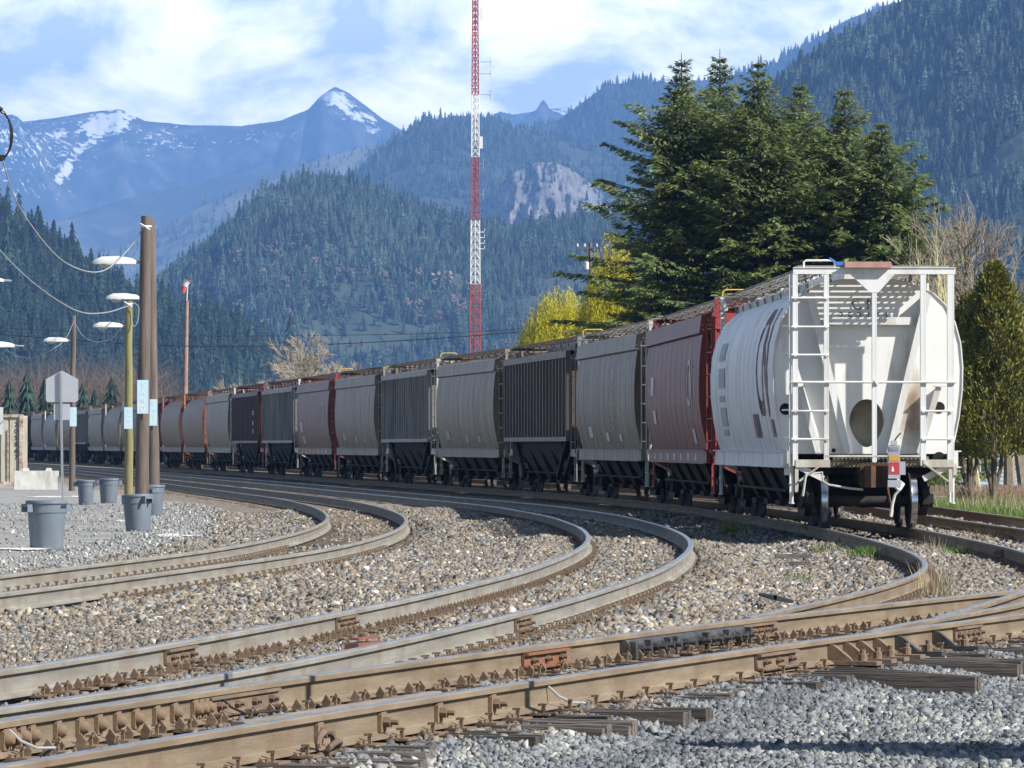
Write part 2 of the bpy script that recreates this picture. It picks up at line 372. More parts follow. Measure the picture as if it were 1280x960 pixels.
def stone_mat(name, stops):
    m = bpy.data.materials.new(name); m.use_nodes = True; nt = m.node_tree; N = nt.nodes; Lk = nt.links; b = N['Principled BSDF']; b.inputs['Roughness'].default_value = .85; b.inputs['Specular IOR Level'].default_value = .3
    a = N.new('ShaderNodeAttribute'); a.attribute_name = 'tint'; r = N.new('ShaderNodeValToRGB'); r.color_ramp.interpolation = 'LINEAR'; el = r.color_ramp.elements
    el[0].position, el[0].color = stops[0][0], (*stops[0][1], 1); el[1].position, el[1].color = stops[-1][0], (*stops[-1][1], 1)
    for p, c in stops[1:-1]: e = el.new(p); e.color = (*c, 1)
    Lk.new(a.outputs['Fac'], r.inputs[0])
    tc = N.new('ShaderNodeTexCoord'); n = N.new('ShaderNodeTexNoise'); n.inputs['Scale'].default_value = 45; Lk.new(tc.outputs['Object'], n.inputs[0])
    mr = N.new('ShaderNodeMapRange'); mr.inputs[3].default_value = .65; mr.inputs[4].default_value = 1.35; Lk.new(n.outputs[0], mr.inputs[0])
    s = N.new('ShaderNodeVectorMath'); s.operation = 'SCALE'; Lk.new(r.outputs[0], s.inputs[0]); Lk.new(mr.outputs[0], s.inputs[3]); Lk.new(s.outputs[0], b.inputs['Base Color']); return m
TAN = stone_mat('tan_stone', [(0, (0.065, 0.055, 0.047)), (0.2, (0.138, 0.112, 0.086)), (0.42, (0.249, 0.198, 0.142)), (0.62, (0.215, 0.189, 0.159)), (0.8, (0.344, 0.284, 0.211)), (0.93, (0.464, 0.413, 0.335)), (1, (0.585, 0.55, 0.482))])
GREY = stone_mat('grey_stone', [(0, (.06, .062, .066)), (.25, (.135, .143, .152)), (.5, (.22, .23, .235)), (.72, (.27, .26, .225)), (.9, (.42, .41, .365)), (1, (.62, .61, .57))])
def scatter_stones():
    def area(n, d0, d1, margin):
        d = np.sqrt(rng.uniform(d0 * d0, d1 * d1, n)); h = d * .0985 + margin; X = -h + rng.uniform(0, 1, n) * (2 * h + 1.6); return X, d
    for nm, n, d0, d1, sz in (('near', 340000, 21, 46, .0225), ('mid', 300000, 46, 80, .032), ('far', 230000, 80, 128, .039)):
        X, d = area(n, d0, d1, 1.2)
        keep = np.ones(n, bool)
        for ln, dm in ((LA.shifted(-G / 2), 0), (LA.shifted(G / 2), 0), (LB.shifted(-G / 2), 0), (LB.shifted(G / 2), 0), (LC.shifted(-G / 2), 43), (LC.shifted(G / 2), 43), (LR1, 0), (LR2, 0)):
            keep &= (np.abs(lat(ln, X, d)) > .13) | (d < dm)
        la = lat(LA, X, d); keep &= la > -2.7 + vnoise(X, d, 1.2, 8) * 1.2
        keep &= ~((np.abs(la) < .62) & (rng.random(n) < .8))           # dirt between the rails of the left track
        keep &= ~((np.abs(lat(LD, X, d)) < .62) & (rng.random(n) < .35) & (d < 50))
        rd = X - LR2.X(d); ad = LD.arc_at(d) + (X - LD.X(d)) * .3; 
        keep &= lat(LE, X, d) < 2.2 + vnoise(X, d, 2, 9)
        X, d, rd = X[keep], d[keep], rd[keep]; z = gz(X, d) + rng.uniform(-.4, .35, len(X)) * sz
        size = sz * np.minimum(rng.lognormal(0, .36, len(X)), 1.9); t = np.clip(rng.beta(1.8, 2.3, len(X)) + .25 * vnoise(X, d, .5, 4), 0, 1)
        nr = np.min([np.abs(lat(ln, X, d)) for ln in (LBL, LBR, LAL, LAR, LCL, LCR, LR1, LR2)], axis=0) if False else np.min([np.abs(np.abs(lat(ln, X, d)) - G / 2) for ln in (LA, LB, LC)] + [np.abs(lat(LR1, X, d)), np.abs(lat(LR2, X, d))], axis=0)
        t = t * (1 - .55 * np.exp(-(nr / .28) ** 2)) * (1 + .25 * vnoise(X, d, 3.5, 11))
        g = (rd + vnoise(X, d, 1.5, 6) > .3) & (d < 62)
        g |= (rng.random(len(X)) < .22)
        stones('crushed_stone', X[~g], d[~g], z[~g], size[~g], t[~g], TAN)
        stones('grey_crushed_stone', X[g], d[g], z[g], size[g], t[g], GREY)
    # small loose stones on the grey yard
    n = 26000; d = np.sqrt(rng.uniform(60 ** 2, 150 ** 2, n)); X = -rng.uniform(0, 1, n) ** 1.0 * (d * .1 + 1.5); la = lat(LA, X, d)
    edge = rng.random(n) < np.where(la > -4.5, 1.0, .22); keep = (la < -2.4) & edge; X, d = X[keep], d[keep]
    stones('loose_stone', X, d, np.full(len(X), -.252), .026 * rng.lognormal(0, .35, len(X)), rng.beta(2.5, 1.6, len(X)), GREY)
scatter_stones()

# ------------------------------------------------------------------ rails and ties
STEEL = M('rail_side_rust', (.20, .155, .105), .85, var=.28, scale=3, stretch=(1, .25, 4), dirt=(.16, .11, .07), damt=.4, dscale=2.0, bump=.25, bscale=40)
STEEL_GREY = M('rail_side_grey', (.235, .22, .19), .85, var=.22, scale=3, stretch=(1, .25, 4), dirt=(.19, .15, .11), damt=.4, dscale=2.0, bump=.25, bscale=40)
HEAD = M('rail_head_steel', (.36, .37, .39), .42, metal=.85, var=.12, scale=2, stretch=(6, .4, 1), dirt=(.22, .2, .18), damt=.25, dscale=1.2)
DULL = M('rail_head_dull', (.30, .28, .26), .6, metal=.5, var=.2, scale=2, dirt=(.2, .17, .13), damt=.5)
RUSTY = M('cast_rust', (.15, .105, .075), .85, var=.3, scale=8, bump=.3, dirt=(.22, .15, .09), damt=.4)
BLACKST = M('oily_black_steel', (.06, .06, .06), .5, metal=.3, var=.35, scale=9, bump=.3, dirt=(.13, .11, .09), damt=.35, dscale=5)
ORANGE = M('orange_painted_steel', (.21, .09, .045), .8, var=.25, scale=9, dirt=(.15, .08, .05), damt=.5, dscale=8)
WOOD = M('weathered_tie_wood', (.105, .088, .075), .92, var=.4, scale=2.2, stretch=(1, 14, 14), bump=.9, bscale=4, dirt=(.17, .15, .13), damt=.4, dscale=2.5, dstretch=(1, 6, 6), rand=.45, shift=True)
WOODB = M('buried_tie_wood', (.15, .112, .08), .95, var=.3, scale=2.2, stretch=(1, 10, 10), bump=.7, bscale=4, rand=.25, dirt=(.2, .17, .13), damt=.45)

RH = [(-.070, -.186), (-.070, -.176), (-.013, -.157), (-.009, -.15), (-.008, -.055), (-.012, -.046), (-.037, -.038), (-.0375, -.010), (-.033, -.003), (-.022, 0)]
RPROF = RH + [(-x, z) for x, z in RH[::-1]]
def sweep_rail(ln, d0, d1, parent, mats, step=None, prof=RPROF, name='rail'):
    ds = []; d = d0
    while d < d1: ds.append(d); d += step or (.5 if d < 75 else 1.2 if d < 160 else 4)
    ds.append(d1); n = len(prof); b = MB(); vs = []
    for d in ds:
        p, t, s = ln.frame(d); vs += [p + s * x + Vector((0, 0, z)) for x, z in prof]
    fs, mi = [], []
    for i in range(len(ds) - 1):
        for k in range(n):
            k2 = (k + 1) % n; fs.append((i * n + k2, i * n + k, (i + 1) * n + k, (i + 1) * n + k2)); mi.append(1 if (prof[k][1] > -.004 and prof[k2][1] > -.004) else 0)
    b.v = [tuple(v) for v in vs]; b.f = fs + [tuple(range(n)), tuple(range((len(ds) - 1) * n, len(ds) * n))[::-1]]; b.m = mi + [0, 0]; b.sm = [True] * len(fs) + [False, False]
    return b.build(name, mats, parent, sharp=25)

def tie_mesh(seed, L=2.6):
    r = random.Random(seed); b = MB(); w = .21; k = 3; x = -w / 2
    for i in range(k):
        sw = w / k; dl, dr = r.uniform(0, .012), r.uniform(0, .012); h = r.uniform(-.008, .003)
        n = 6; top = []
        x0, x1 = -L / 2 + dl, L / 2 - dr
        # each strip: a slightly crooked sawn fibre bundle
        pts = [x0 + (x1 - x0) * j / n for j in range(n + 1)]; vs = []
        for j, px in enumerate(pts):
            zt = h + r.uniform(-.005, .005) - (.02 if j in (0, n) and r.random() < .5 else 0)
            vs += [(px, x + .001, -.16), (px, x + sw - .001 - r.uniform(0, .006), -.16), (px, x + sw - .001 - r.uniform(0, .004), zt), (px, x + .001, zt)]
        fs = []
        for j in range(n):
            a, c = j * 4, (j + 1) * 4
            for q in range(4): fs.append((a + q, a + (q + 1) % 4, c + (q + 1) % 4, c + q))
        fs += [(3, 2, 1, 0), (n * 4, n * 4 + 1, n * 4 + 2, n * 4 + 3)]
        b.add(vs, fs); x += sw
    return b.mesh('tie')
TIES = [tie_mesh(s) for s in range(5)]; TIES_LONG = [tie_mesh(s + 20, 3.3) for s in range(3)]
for me in TIES + TIES_LONG: me.materials.append(WOOD)
TIES_B = [me.copy() for me in TIES]
for me in TIES_B: me.materials[0] = WOODB
def plate_mesh():
    b = MB(); b.box((0, 0, -.193), (.19, .36, .013)); b.box((0, -.085, -.183), (.19, .02, .014)); b.box((0, .085, -.183), (.19, .02, .014))
    for x, y in ((-.05, .098), (.055, -.098), (.05, .135), (-.05, -.135), (.06, .098)):
        h = .012 if abs(y) < .1 else .02
        b.box((x, y, -.18 + h / 2), (.016, .016, .03 + h)); b.box((x, y - math.copysign(.006, y), -.155 + h), (.03, .042, .012))
    me = b.mesh('tie_plate'); me.materials.append(RUSTY); return me
def anchor_mesh():
    """spring clip hooked under the rail foot on both sides of a tie, its ends standing up as points"""
    b = MB()
    for sg in (-1, 1):
        b.prism([(0, sg * .055, -.186), (0, sg * .118, -.197), (0, sg * .128, -.160), (0, sg * .095, -.118), (0, sg * .078, -.150)], (-.010, 0, 0), (.010, 0, 0))
    b.box((0, 0, -.197), (.020, .22, .016))
    me = b.mesh('rail_anchor'); me.materials.append(RUSTY); return me
PLATE, ANCHOR = plate_mesh(), anchor_mesh()

def put(name, me, parent, loc, rz):
    o = bpy.data.objects.new(name, me); COL.objects.link(o); o.parent = parent; o.location = loc; o.rotation_euler = (0, 0, rz); return o
def ties(tr, ln, d0, d1, rails, meshes, drop=.2, spacing=.53, long=None, near=100, plates=50, jitter=.06, skew=0.0, clips=()):
    nclip = 0
    a0, a1 = float(ln.arc_at(d0)), float(ln.arc_at(d1)); k = 0; a = a0; rest_t = MB(); rest_p = MB()
    r = random.Random(int(d0 * 7)); i = 0
    while a < a1:
        d = float(ln.d_at(a)); p, t, s = ln.frame(d); rz = math.atan2(s.y, s.x) + r.uniform(-.03, .03) + skew
        me = r.choice(meshes); off = r.uniform(-jitter, jitter)
        if long and long(d): me = r.choice(TIES_LONG); off = .35 + r.uniform(-.35, .35)
        loc = p + s * off + Vector((0, 0, -drop + r.uniform(-.008, .004)))
        if i < near: put('tie', me, tr, loc, rz)
        elif d < 300: rest_t.box(loc + Vector((0, 0, -.08)), (2.6, .225, .16), Matrix.Rotation(rz, 3, 'Z'))
        for ln2 in rails:
            # where this tie crosses the rail
            d2 = d
            for _ in range(4): d2 = d + (float(ln2.X(d2)) - p.x) * s.y / s.x
            q, t2, s2 = ln2.frame(d2); rz2 = math.atan2(t2.y, t2.x)
            if i < plates:
                put('tie_plate', PLATE, tr, q, rz2)
                if ln2 in clips and nclip < 98:
                    for e in (-.13, .13):
                        if r.random() < .86: put('rail_anchor', ANCHOR, tr, q + t2 * (e + r.uniform(-.03, .03)), rz2 + r.uniform(-.12, .12)); nclip += 1
                    continue
            if ln2 in clips and d < 130:
                m3 = Matrix.Rotation(rz2, 3, 'Z')
                for sg in (-1, 1):
                    for e in (-.13, .13):
                        c = q + m3 @ Vector((e, 0, 0)); rest_p.prism([c + m3 @ Vector((0, sg * y, z)) for y, z in ((.055, -.186), (.118, -.197), (.128, -.160), (.095, -.118), (.078, -.15))], m3 @ Vector((-.01, 0, 0)), m3 @ Vector((.01, 0, 0)))
        a += spacing * r.uniform(.94, 1.06); i += 1
    if rest_t.v: tag(rest_t.build('distant_ties', meshes[0].materials[0], tr), kind='stuff')
    if rest_p.v: tag(rest_p.build('distant_anchors', RUSTY, tr), kind='stuff')

def track(label, ln, d0, d1, side, head, tie_meshes, tie0, group=None, drop=.205, near=100, plates=50, clip=''):
    tr = thing('railway_track', label, 'railway track')
    L_, R_ = ln.shifted(-G / 2), ln.shifted(G / 2)
    sweep_rail(L_, d0, d1, tr, [side, head]); sweep_rail(R_, d0, d1, tr, [side, head])
    ties(tr, ln, tie0, min(d1, 420), (L_, R_), tie_meshes, drop, near=near, plates=plates, clips=[l for l, k in ((L_, 'L'), (R_, 'R')) if k in clip])
    return tr, L_, R_
TA, LAL, LAR = track('curved track nearest the gravel yard, its rail ends leaving the left edge above the others', LA, 44, 620, STEEL_GREY, DULL, TIES_B, 54, drop=.212)
TB, LBL, LBR = track('curved track between the yard track and the freight train', LB, 23.5, 620, STEEL_GREY, HEAD, TIES_B, 33, drop=.222, clip='L')
TC, LCL, LCR = track('curved track that carries the freight train, bending into the front switch', LC, 42.5, 620, STEEL, HEAD, TIES_B, 50, drop=.215)
TE, LEL, LER = track('track behind the white end hopper, in front of the grass verge', LE, 50, 620, STEEL, DULL, TIES_B, 88, drop=.215, near=40, plates=20)
TD = thing('railway_switch_track', 'brown foreground track with frog, braces and bolted joints crossing the whole front', 'railway track')
sweep_rail(LR1, 20, 60, TD, [STEEL, HEAD], .4); sweep_rail(LR2, 17, 56, TD, [STEEL, HEAD], .4)
ties(TD, LD, 20.5, 55, (LR1, LR2), TIES, .196, .56, long=lambda d: 36 < d < 52 and int(d * 7) % 3, near=100, plates=50, jitter=.28, clips=[LR1])
# ------------------------------------------------------------------ covered hopper cars
# car frame: x towards the end that faces the camera, y to the right seen from there, z up from the rail tops
HL = 8.5                                    # half length over the end frames
MC = {}                                     # shared meshes
def part(name, key, fn, mat, parent, loc=None, rot=None, sharp=35):
    if key not in MC: MC[key] = fn().mesh(name, sharp)
    me = MC[key]; mats = mat if isinstance(mat, (list, tuple)) else [mat]
    while len(me.materials) < len(mats): me.materials.append(None)
    o = bpy.data.objects.new(name, me); COL.objects.link(o); o.parent = parent
    for i, m in enumerate(mats): o.material_slots[i].link = 'OBJECT'; o.material_slots[i].material = m
    if loc is not None: o.location = loc
    if rot is not None: o.rotation_euler = rot
    return o

SEC_ROUND = [(1.40, 1.26), (1.48, 1.5), (1.56, 1.9), (1.61, 2.35), (1.62, 2.75), (1.585, 3.15), (1.49, 3.5), (1.33, 3.80), (1.10, 4.02), (.75, 4.17), (.35, 4.24), (0, 4.25)]
SEC_SIDE = [(1.40, 1.22), (1.47, 1.5), (1.555, 1.9), (1.60, 2.3), (1.605, 2.7), (1.59, 3.15), (1.555, 3.5), (1.51, 3.80)]
SEC_EAVE = [(1.50, 3.67), (1.61, 3.71), (1.555, 4.07), (1.40, 4.12), (.75, 4.25), (0, 4.29)]
def sec_y(sec, z):
    zs = [p[1] for p in sec]; ys = [p[0] for p in sec]; return float(np.interp(z, zs, ys))
def both(sec):
    """whole outline, from the right bottom over the top to the left bottom"""
    s = list(sec); o = [(y, z) for y, z in s]
    return o + [(-y, z) for y, z in s[::-1] if y > 1e-6]
def shell(sec, x0, x1, nx=2, cap=False):
    b = MB(); o = both(sec); n = len(o); xs = [x0 + (x1 - x0) * i / (nx - 1) for i in range(nx)]
    vs = [(x, y, z) for x in xs for y, z in o]; fs = [(i * n + k, i * n + k + 1, (i + 1) * n + k + 1, (i + 1) * n + k) for i in range(nx - 1) for k in range(n - 1)]
    b.add(vs, fs, 0, True)
    if cap: b.add([(x1, y, z) for y, z in o], [tuple(range(n))]); b.add([(x0, y, z) for y, z in o], [tuple(range(n))[::-1]])
    return b
def seams(b, sec, x0, x1, n, w=.05, t=.012):
    """thin weld straps round the side sheets"""
    o = [p for p in sec if p[1] < 4.0]
    for i in range(n):
        x = x0 + (x1 - x0) * (i + .5) / n
        for sg in (-1, 1):
            for (ya, za), (yb, zb) in zip(o[:-1], o[1:]):
                b.add([(x - w / 2, sg * (ya + .002), za), (x + w / 2, sg * (ya + .002), za), (x + w / 2, sg * (yb + .002), zb), (x - w / 2, sg * (yb + .002), zb),
                       (x - w / 2, sg * (ya + t), za), (x + w / 2, sg * (ya + t), za), (x + w / 2, sg * (yb + t), zb), (x - w / 2, sg * (yb + t), zb)],
                      [(4, 5, 6, 7), (0, 4, 7, 3), (1, 2, 6, 5)])
    return b
XB = HL - .95                               # end of the side sheets
def b_round(): return seams(shell(SEC_ROUND, -XB, XB, 12), SEC_ROUND, -XB, XB, 5, .03, .004)
def b_side(): return seams(shell([p for p in SEC_SIDE] + [(0, 3.84)], -XB, XB, 12, True), SEC_SIDE, -XB, XB, 11, .03, .004)
def b_eave(): 
    b = shell(SEC_EAVE, -XB - .12, XB + .12, 12, True)
    for i in range(14):
        x = -XB + (2 * XB) * (i + .5) / 14
        for sg in (-1, 1): b.bar((x, sg * 1.40, 4.13), (x, sg * .75, 4.262), .05, .02)
    return b
def b_ribbed():
    b = MB(); x0, x1 = -XB - .35, XB + .35
    b.box((0, 0, 2.74), (x1 - x0, 2.86, 2.36))
    for i in range(21):
        x = x0 + .12 + (x1 - x0 - .24) * i / 20
        for sg in (-1, 1): b.prism([(x - .08, sg * 1.42, 1.62), (x - .05, sg * 1.60, 1.62), (x + .05, sg * 1.60, 1.62), (x + .08, sg * 1.42, 1.62)], (0, 0, 0), (0, 0, 2.22))
    for sg in (-1, 1):
        b.box((0, sg * 1.54, 1.58), (x1 - x0 + .04, .12, .12)); b.box((0, sg * 1.54, 3.91), (x1 - x0 + .06, .14, .18))
    return b
def b_ribroof():
    b = MB(); x = XB + .38
    b.prism([(-x, 1.60, 4.003), (-x, .7, 4.16), (-x, -.7, 4.16), (-x, -1.60, 4.003)], (0, 0, 0), (2 * x, 0, 0)); return b
def b_sill():
    b = MB()
    for sg in (-1, 1):
        b.box((0, sg * 1.44, 1.17), (2 * XB + .9, .09, .26)); b.box((0, sg * 1.47, 1.305), (2 * XB + .9, .14, .02)); b.box((0, sg * 1.47, 1.035), (2 * XB + .9, .13, .02))
    return b
def b_under():
    """centre sill, three pairs of discharge chutes and end slope sheets"""
    b = MB(); b.box((0, 0, .90), (2 * HL - .2, .36, .34))
    for cx in (-4.0, -1.35, 1.35, 4.0)[0:4]:
        hx = 1.3
        for sg in (-1, 1):
            b.add([(cx - hx, sg * .19, 1.3), (cx + hx, sg * .19, 1.3), (cx + hx, sg * 1.40, 1.3), (cx - hx, sg * 1.40, 1.3), (cx - .35, sg * .25, .42), (cx + .35, sg * .25, .42), (cx + .35, sg * .95, .42), (cx - .35, sg * .95, .42)],
                  [(0, 1, 5, 4), (1, 2, 6, 5), (2, 3, 7, 6), (3, 0, 4, 7), (4, 5, 6, 7)])
            b.box((cx, sg * .6, .36), (.95, .85, .1))
    for e in (-1, 1):
        b.bar((e * 7.2, -.9, 1.5), (e * 4.9, -.9, .62), .5, .06); b.bar((e * 7.2, .9, 1.5), (e * 4.9, .9, .62), .5, .06)
        b.box((e * 6.5, 0, .98), (.5, 2.3, .16))
    b.tube([(-6, -1.25, .62), (6, -1.25, .62)], .025, 6)
    return b
def b_under_rib():
    b = b_under()
    for e in (-1, 1):
        for sg in (-1, 1):
            b.bar((e * 7.7, sg * 1.3, 1.55), (e * 5.2, sg * 1.3, .55), .1, .14); b.bar((e * 6.3, sg * 1.38, 1.55), (e * 4.2, sg * 1.38, .5), .1, .14)
    b.add([(5.2, -1.42, 1.55), (5.2, 1.42, 1.55), (3.6, 1.0, .5), (3.6, -1.0, .5)], [(0, 1, 2, 3)])
    b.box((0, 0, 1.45), (2 * XB - 3.0, 2.6, .3)); return b
def b_endframe(arch=False):
    def fn():
        b = MB()
        for y in (-1.30, -.82, .82, 1.30): b.box((HL - .05, y, 2.70), (.10, .085, 3.2))
        b.box((HL - .05, 0, 1.12), (.12, 2.74, .14)); b.box((HL - .05, 0, 4.33), (.12, 2.70, .10))
        for y in (-1.30, 1.30):
            b.bar((HL - .05, y, 1.2), (HL - 1.2, y * 1.04, 1.2), .1, .2)
            b.bar((HL - .08, y, 4.3), (HL - .95, y, 4.12), .07, .07)
        if arch:
            for sg in (-1, 1):
                b.box((HL - .05, sg * 1.12, 2.6), (.04, .52, 3.0)); pts = []
                for k in range(7):
                    a = R(90 * k / 6); pts.append((HL - .05, sg * (1.02 + .33 * math.cos(a)), 4.02 + .33 * math.sin(a)))
                for p, q in zip(pts[:-1], pts[1:]): b.bar(p, q, .12, .12, up=(1, 0, 0))
        return b
    return fn
def b_ladder():
    b = MB()
    for z in (1.5, 1.95, 2.4, 2.85, 3.3, 3.78):
        b.tube([(HL + .03, -1.34, z), (HL + .03, -.78, z)], .017, 6)
    for y in (-1.335, -.785): b.box((HL + .015, y, 2.64), (.03, .03, 2.5))
    return b
def b_sideladder():
    b = MB(); b.bar((HL - .12, -1.40, 1.2), (HL - .12, -1.40, 4.2), .03, .03); b.bar((HL - .55, -1.47, 1.2), (HL - .55, -1.47, 3.9), .03, .03)
    for z in (1.5, 1.95, 2.4, 2.85, 3.3, 3.78): b.tube([(HL - .56, -1.47, z), (HL - .11, -1.40, z)], .015, 6)
    return b
def b_rung(): b = MB(); b.tube([(HL + .03, 1.34, 0), (HL + .03, .78, 0)], .017, 6); return b
def b_bulkhead(sec, zlow=1.26):
    def fn():
        b = MB(); o = both(sec); x = XB - .03; n = len(o)
        b.add([(x, y, z) for y, z in o], [tuple(range(n))]); b.add([(-x, y, z) for y, z in o], [tuple(range(n))[::-1]])
        for e in (1, -1):
            for sg in (-1, 1):
                b.bar((e * (HL - .4), sg * .98, 4.0), (e * (XB + .25), sg * .4, 1.25), .05, .5, up=(1, 0, 0))
                b.bar((e * (HL - .35), sg * 1.2, 2.4), (e * (XB + .2), sg * .95, 1.25), .05, .3, up=(1, 0, 0))
        return b
    return fn
def b_walk():
    """running board: gratings round the roof on brackets, with the long trough hatch in the middle"""
    b = MB(); z = 4.42
    for sg in (-1, 1):
        for k in range(5): b.box((0, sg * (.62 + .13 * k), z), (2 * HL - .1, .022, .035))
        for i in range(58):
            x = -HL + .15 + (2 * HL - .3) * i / 57; b.box((x, sg * .88, z - .01), (.02, .56, .03))
        for i in range(10):
            x = -HL + .6 + (2 * HL - 1.2) * i / 9; b.bar((x, sg * .70, z - .02), (x, sg * .66, 4.12), .04, .04); b.bar((x, sg * 1.14, z - .02), (x, sg * 1.05, 4.0), .04, .04)
    for e in (-1, 1):
        for k in range(15): b.box((e * (HL - .06 - .062 * k), 0, z), (.024, 2.56, .03))
        for k in range(6): b.box((e * (HL - .5), -1.2 + .48 * k, z - .01), (.88, .014, .026))
    return b
def b_hatch():
    b = MB()
    b.prism([(-6.9, -.36, 4.2), (-6.9, .36, 4.2), (-6.9, .30, 4.47), (-6.9, -.30, 4.47)], (0, 0, 0), (13.8, 0, 0))
    for i in range(16): b.bar((-6.6 + 13.2 * i / 15, -.37, 4.45), (-6.6 + 13.2 * i / 15, .37, 4.45), .06, .06)
    return b
def b_rail_hoop():
    b = MB(); b.tube([(HL - .1, -1.2, 4.38), (HL - .1, -1.18, 4.54), (HL - .1, -1.12, 4.57), (HL - .1, -.70, 4.57), (HL - .1, -.64, 4.54), (HL - .1, -.62, 4.38)], .018, 6); return b
def b_wheel():
    b = MB(); r = .457
    b.lathe([(.09, -.07), (.20, -.06), (.36, -.02), (.41, -.068), (r + .025, -.066), (r + .022, -.045), (r + .004, -.035), (r, -.02), (r - .006, .065), (.42, .07), (.40, .045), (.26, .02), (.16, .055), (.09, .06)], 40, axis='Y', mi=0)
    me = b
    for i, f in enumerate(me.f):
        ring = i // 40
        if ring in (5, 6, 7): me.m[i] = 1
    return b
def b_axle():
    b = MB(); b.lathe([(.0, -1.12), (.075, -1.12), (.075, -.86), (.095, -.8), (.10, -.6), (.082, -.2), (.082, .2), (.10, .6), (.095, .8), (.075, .86), (.075, 1.12), (0, 1.12)], 16, axis='Y')
    for sg in (-1, 1): b.lathe([(0, sg * 1.125), (.105, sg * 1.125), (.115, sg * 1.08), (.115, sg * .93)] if sg > 0 else [(.115, -.93), (.115, -1.08), (.105, -1.125), (0, -1.125)], 14, axis='Y')
    return b
def b_sideframe(sg):
    def fn():
        b = MB(); y = sg * .99
        out = [(-1.12, .58), (-1.12, .42), (-.98, .36), (-.70, .40), (-.52, .20), (.52, .20), (.70, .40), (.98, .36), (1.12, .42), (1.12, .58), (.95, .66), (.55, .82), (-.55, .82), (-.95, .66)]
        # cast frame as top chord, bottom chord and columns, so the springs show between them
        def pr(pts, t=.12): b.prism([(x, y, z) for x, z in pts], (0, -t / 2, 0), (0, t / 2, 0))
        pr([(-1.12, .40), (-.82, .40), (-.42, .70), (.42, .70), (.82, .40), (1.12, .40), (1.12, .58), (.9, .66), (.5, .84), (-.5, .84), (-.9, .66), (-1.12, .58)])
        pr([(-.86, .42), (-.58, .2), (.58, .2), (.86, .42), (.72, .46), (.5, .30), (-.5, .30), (-.72, .46)])
        for x in (-.40, .40): pr([(x - .06, .28), (x + .06, .28), (x + .06, .74), (x - .06, .74)])
        for x in (-.22, 0, .22):
            b.lathe([(.0, .30), (.075, .30)] + [(.075 + (.012 if k % 2 else -.012), .32 + .045 * k) for k in range(6)] + [(.075, .58), (0, .58)], 12, c=(x, y, 0))
        b.box((0, y, .64), (.6, .3, .12))
        for x in (-.89, .89): b.box((x, y + sg * .03, .50), (.30, .2, .16)); b.lathe([(0, sg * .10), (.10, sg * .10), (.12, sg * .02), (.12, -sg * .08)][::(1 if sg > 0 else -1)], 12, c=(x, y + sg * .03, .457), axis='Y')
        return b
    return fn
def b_bolster():
    b = MB(); b.box((0, 0, .70), (.42, 2.0, .22)); b.box((0, 0, .52), (.3, 1.3, .2)); b.bar((-.62, -.75, .45), (-.62, .75, .45), .1, .14); b.bar((.62, -.75, .45), (.62, .75, .45), .1, .14); return b
def b_coupler():
    b = MB(); b.box((HL - .25, 0, .86), (1.1, .2, .2))
    b.prism([(HL + .22, -.17, .70), (HL + .50, -.19, .70), (HL + .56, -.10, .70), (HL + .50, -.02, .70), (HL + .42, .0, .70), (HL + .44, .06, .70), (HL + .52, .10, .70), (HL + .50, .18, .70), (HL + .22, .16, .70)], (0, 0, 0), (0, 0, .36))
    b.box((HL + .12, 0, .88), (.22, .30, .34)); b.box((HL + .0, 0, .90), (.06, .46, .40))
    b.tube([(HL + .1, .22, .7), (HL + .16, .25, .5), (HL + .2, .3, .3), (HL + .34, .27, .22)], .022, 7); return b
def b_steps(y):
  def fn():
    b = MB()
    if 1:
        b.bar((HL - .12, y, 1.1), (HL - .12, y, .42), .03, .05); b.bar((HL - .55, y, 1.1), (HL - .55, y, .42), .03, .05); b.bar((HL - .10, y, .43), (HL - .57, y, .43), .06, .02); b.bar((HL - .1, y, .75), (HL - .57, y, .75), .05, .02)
        b.bar((HL - .06, y * .95, 1.06), (HL - .06, y * .62, .84), .05, .1)
    return b
  return fn

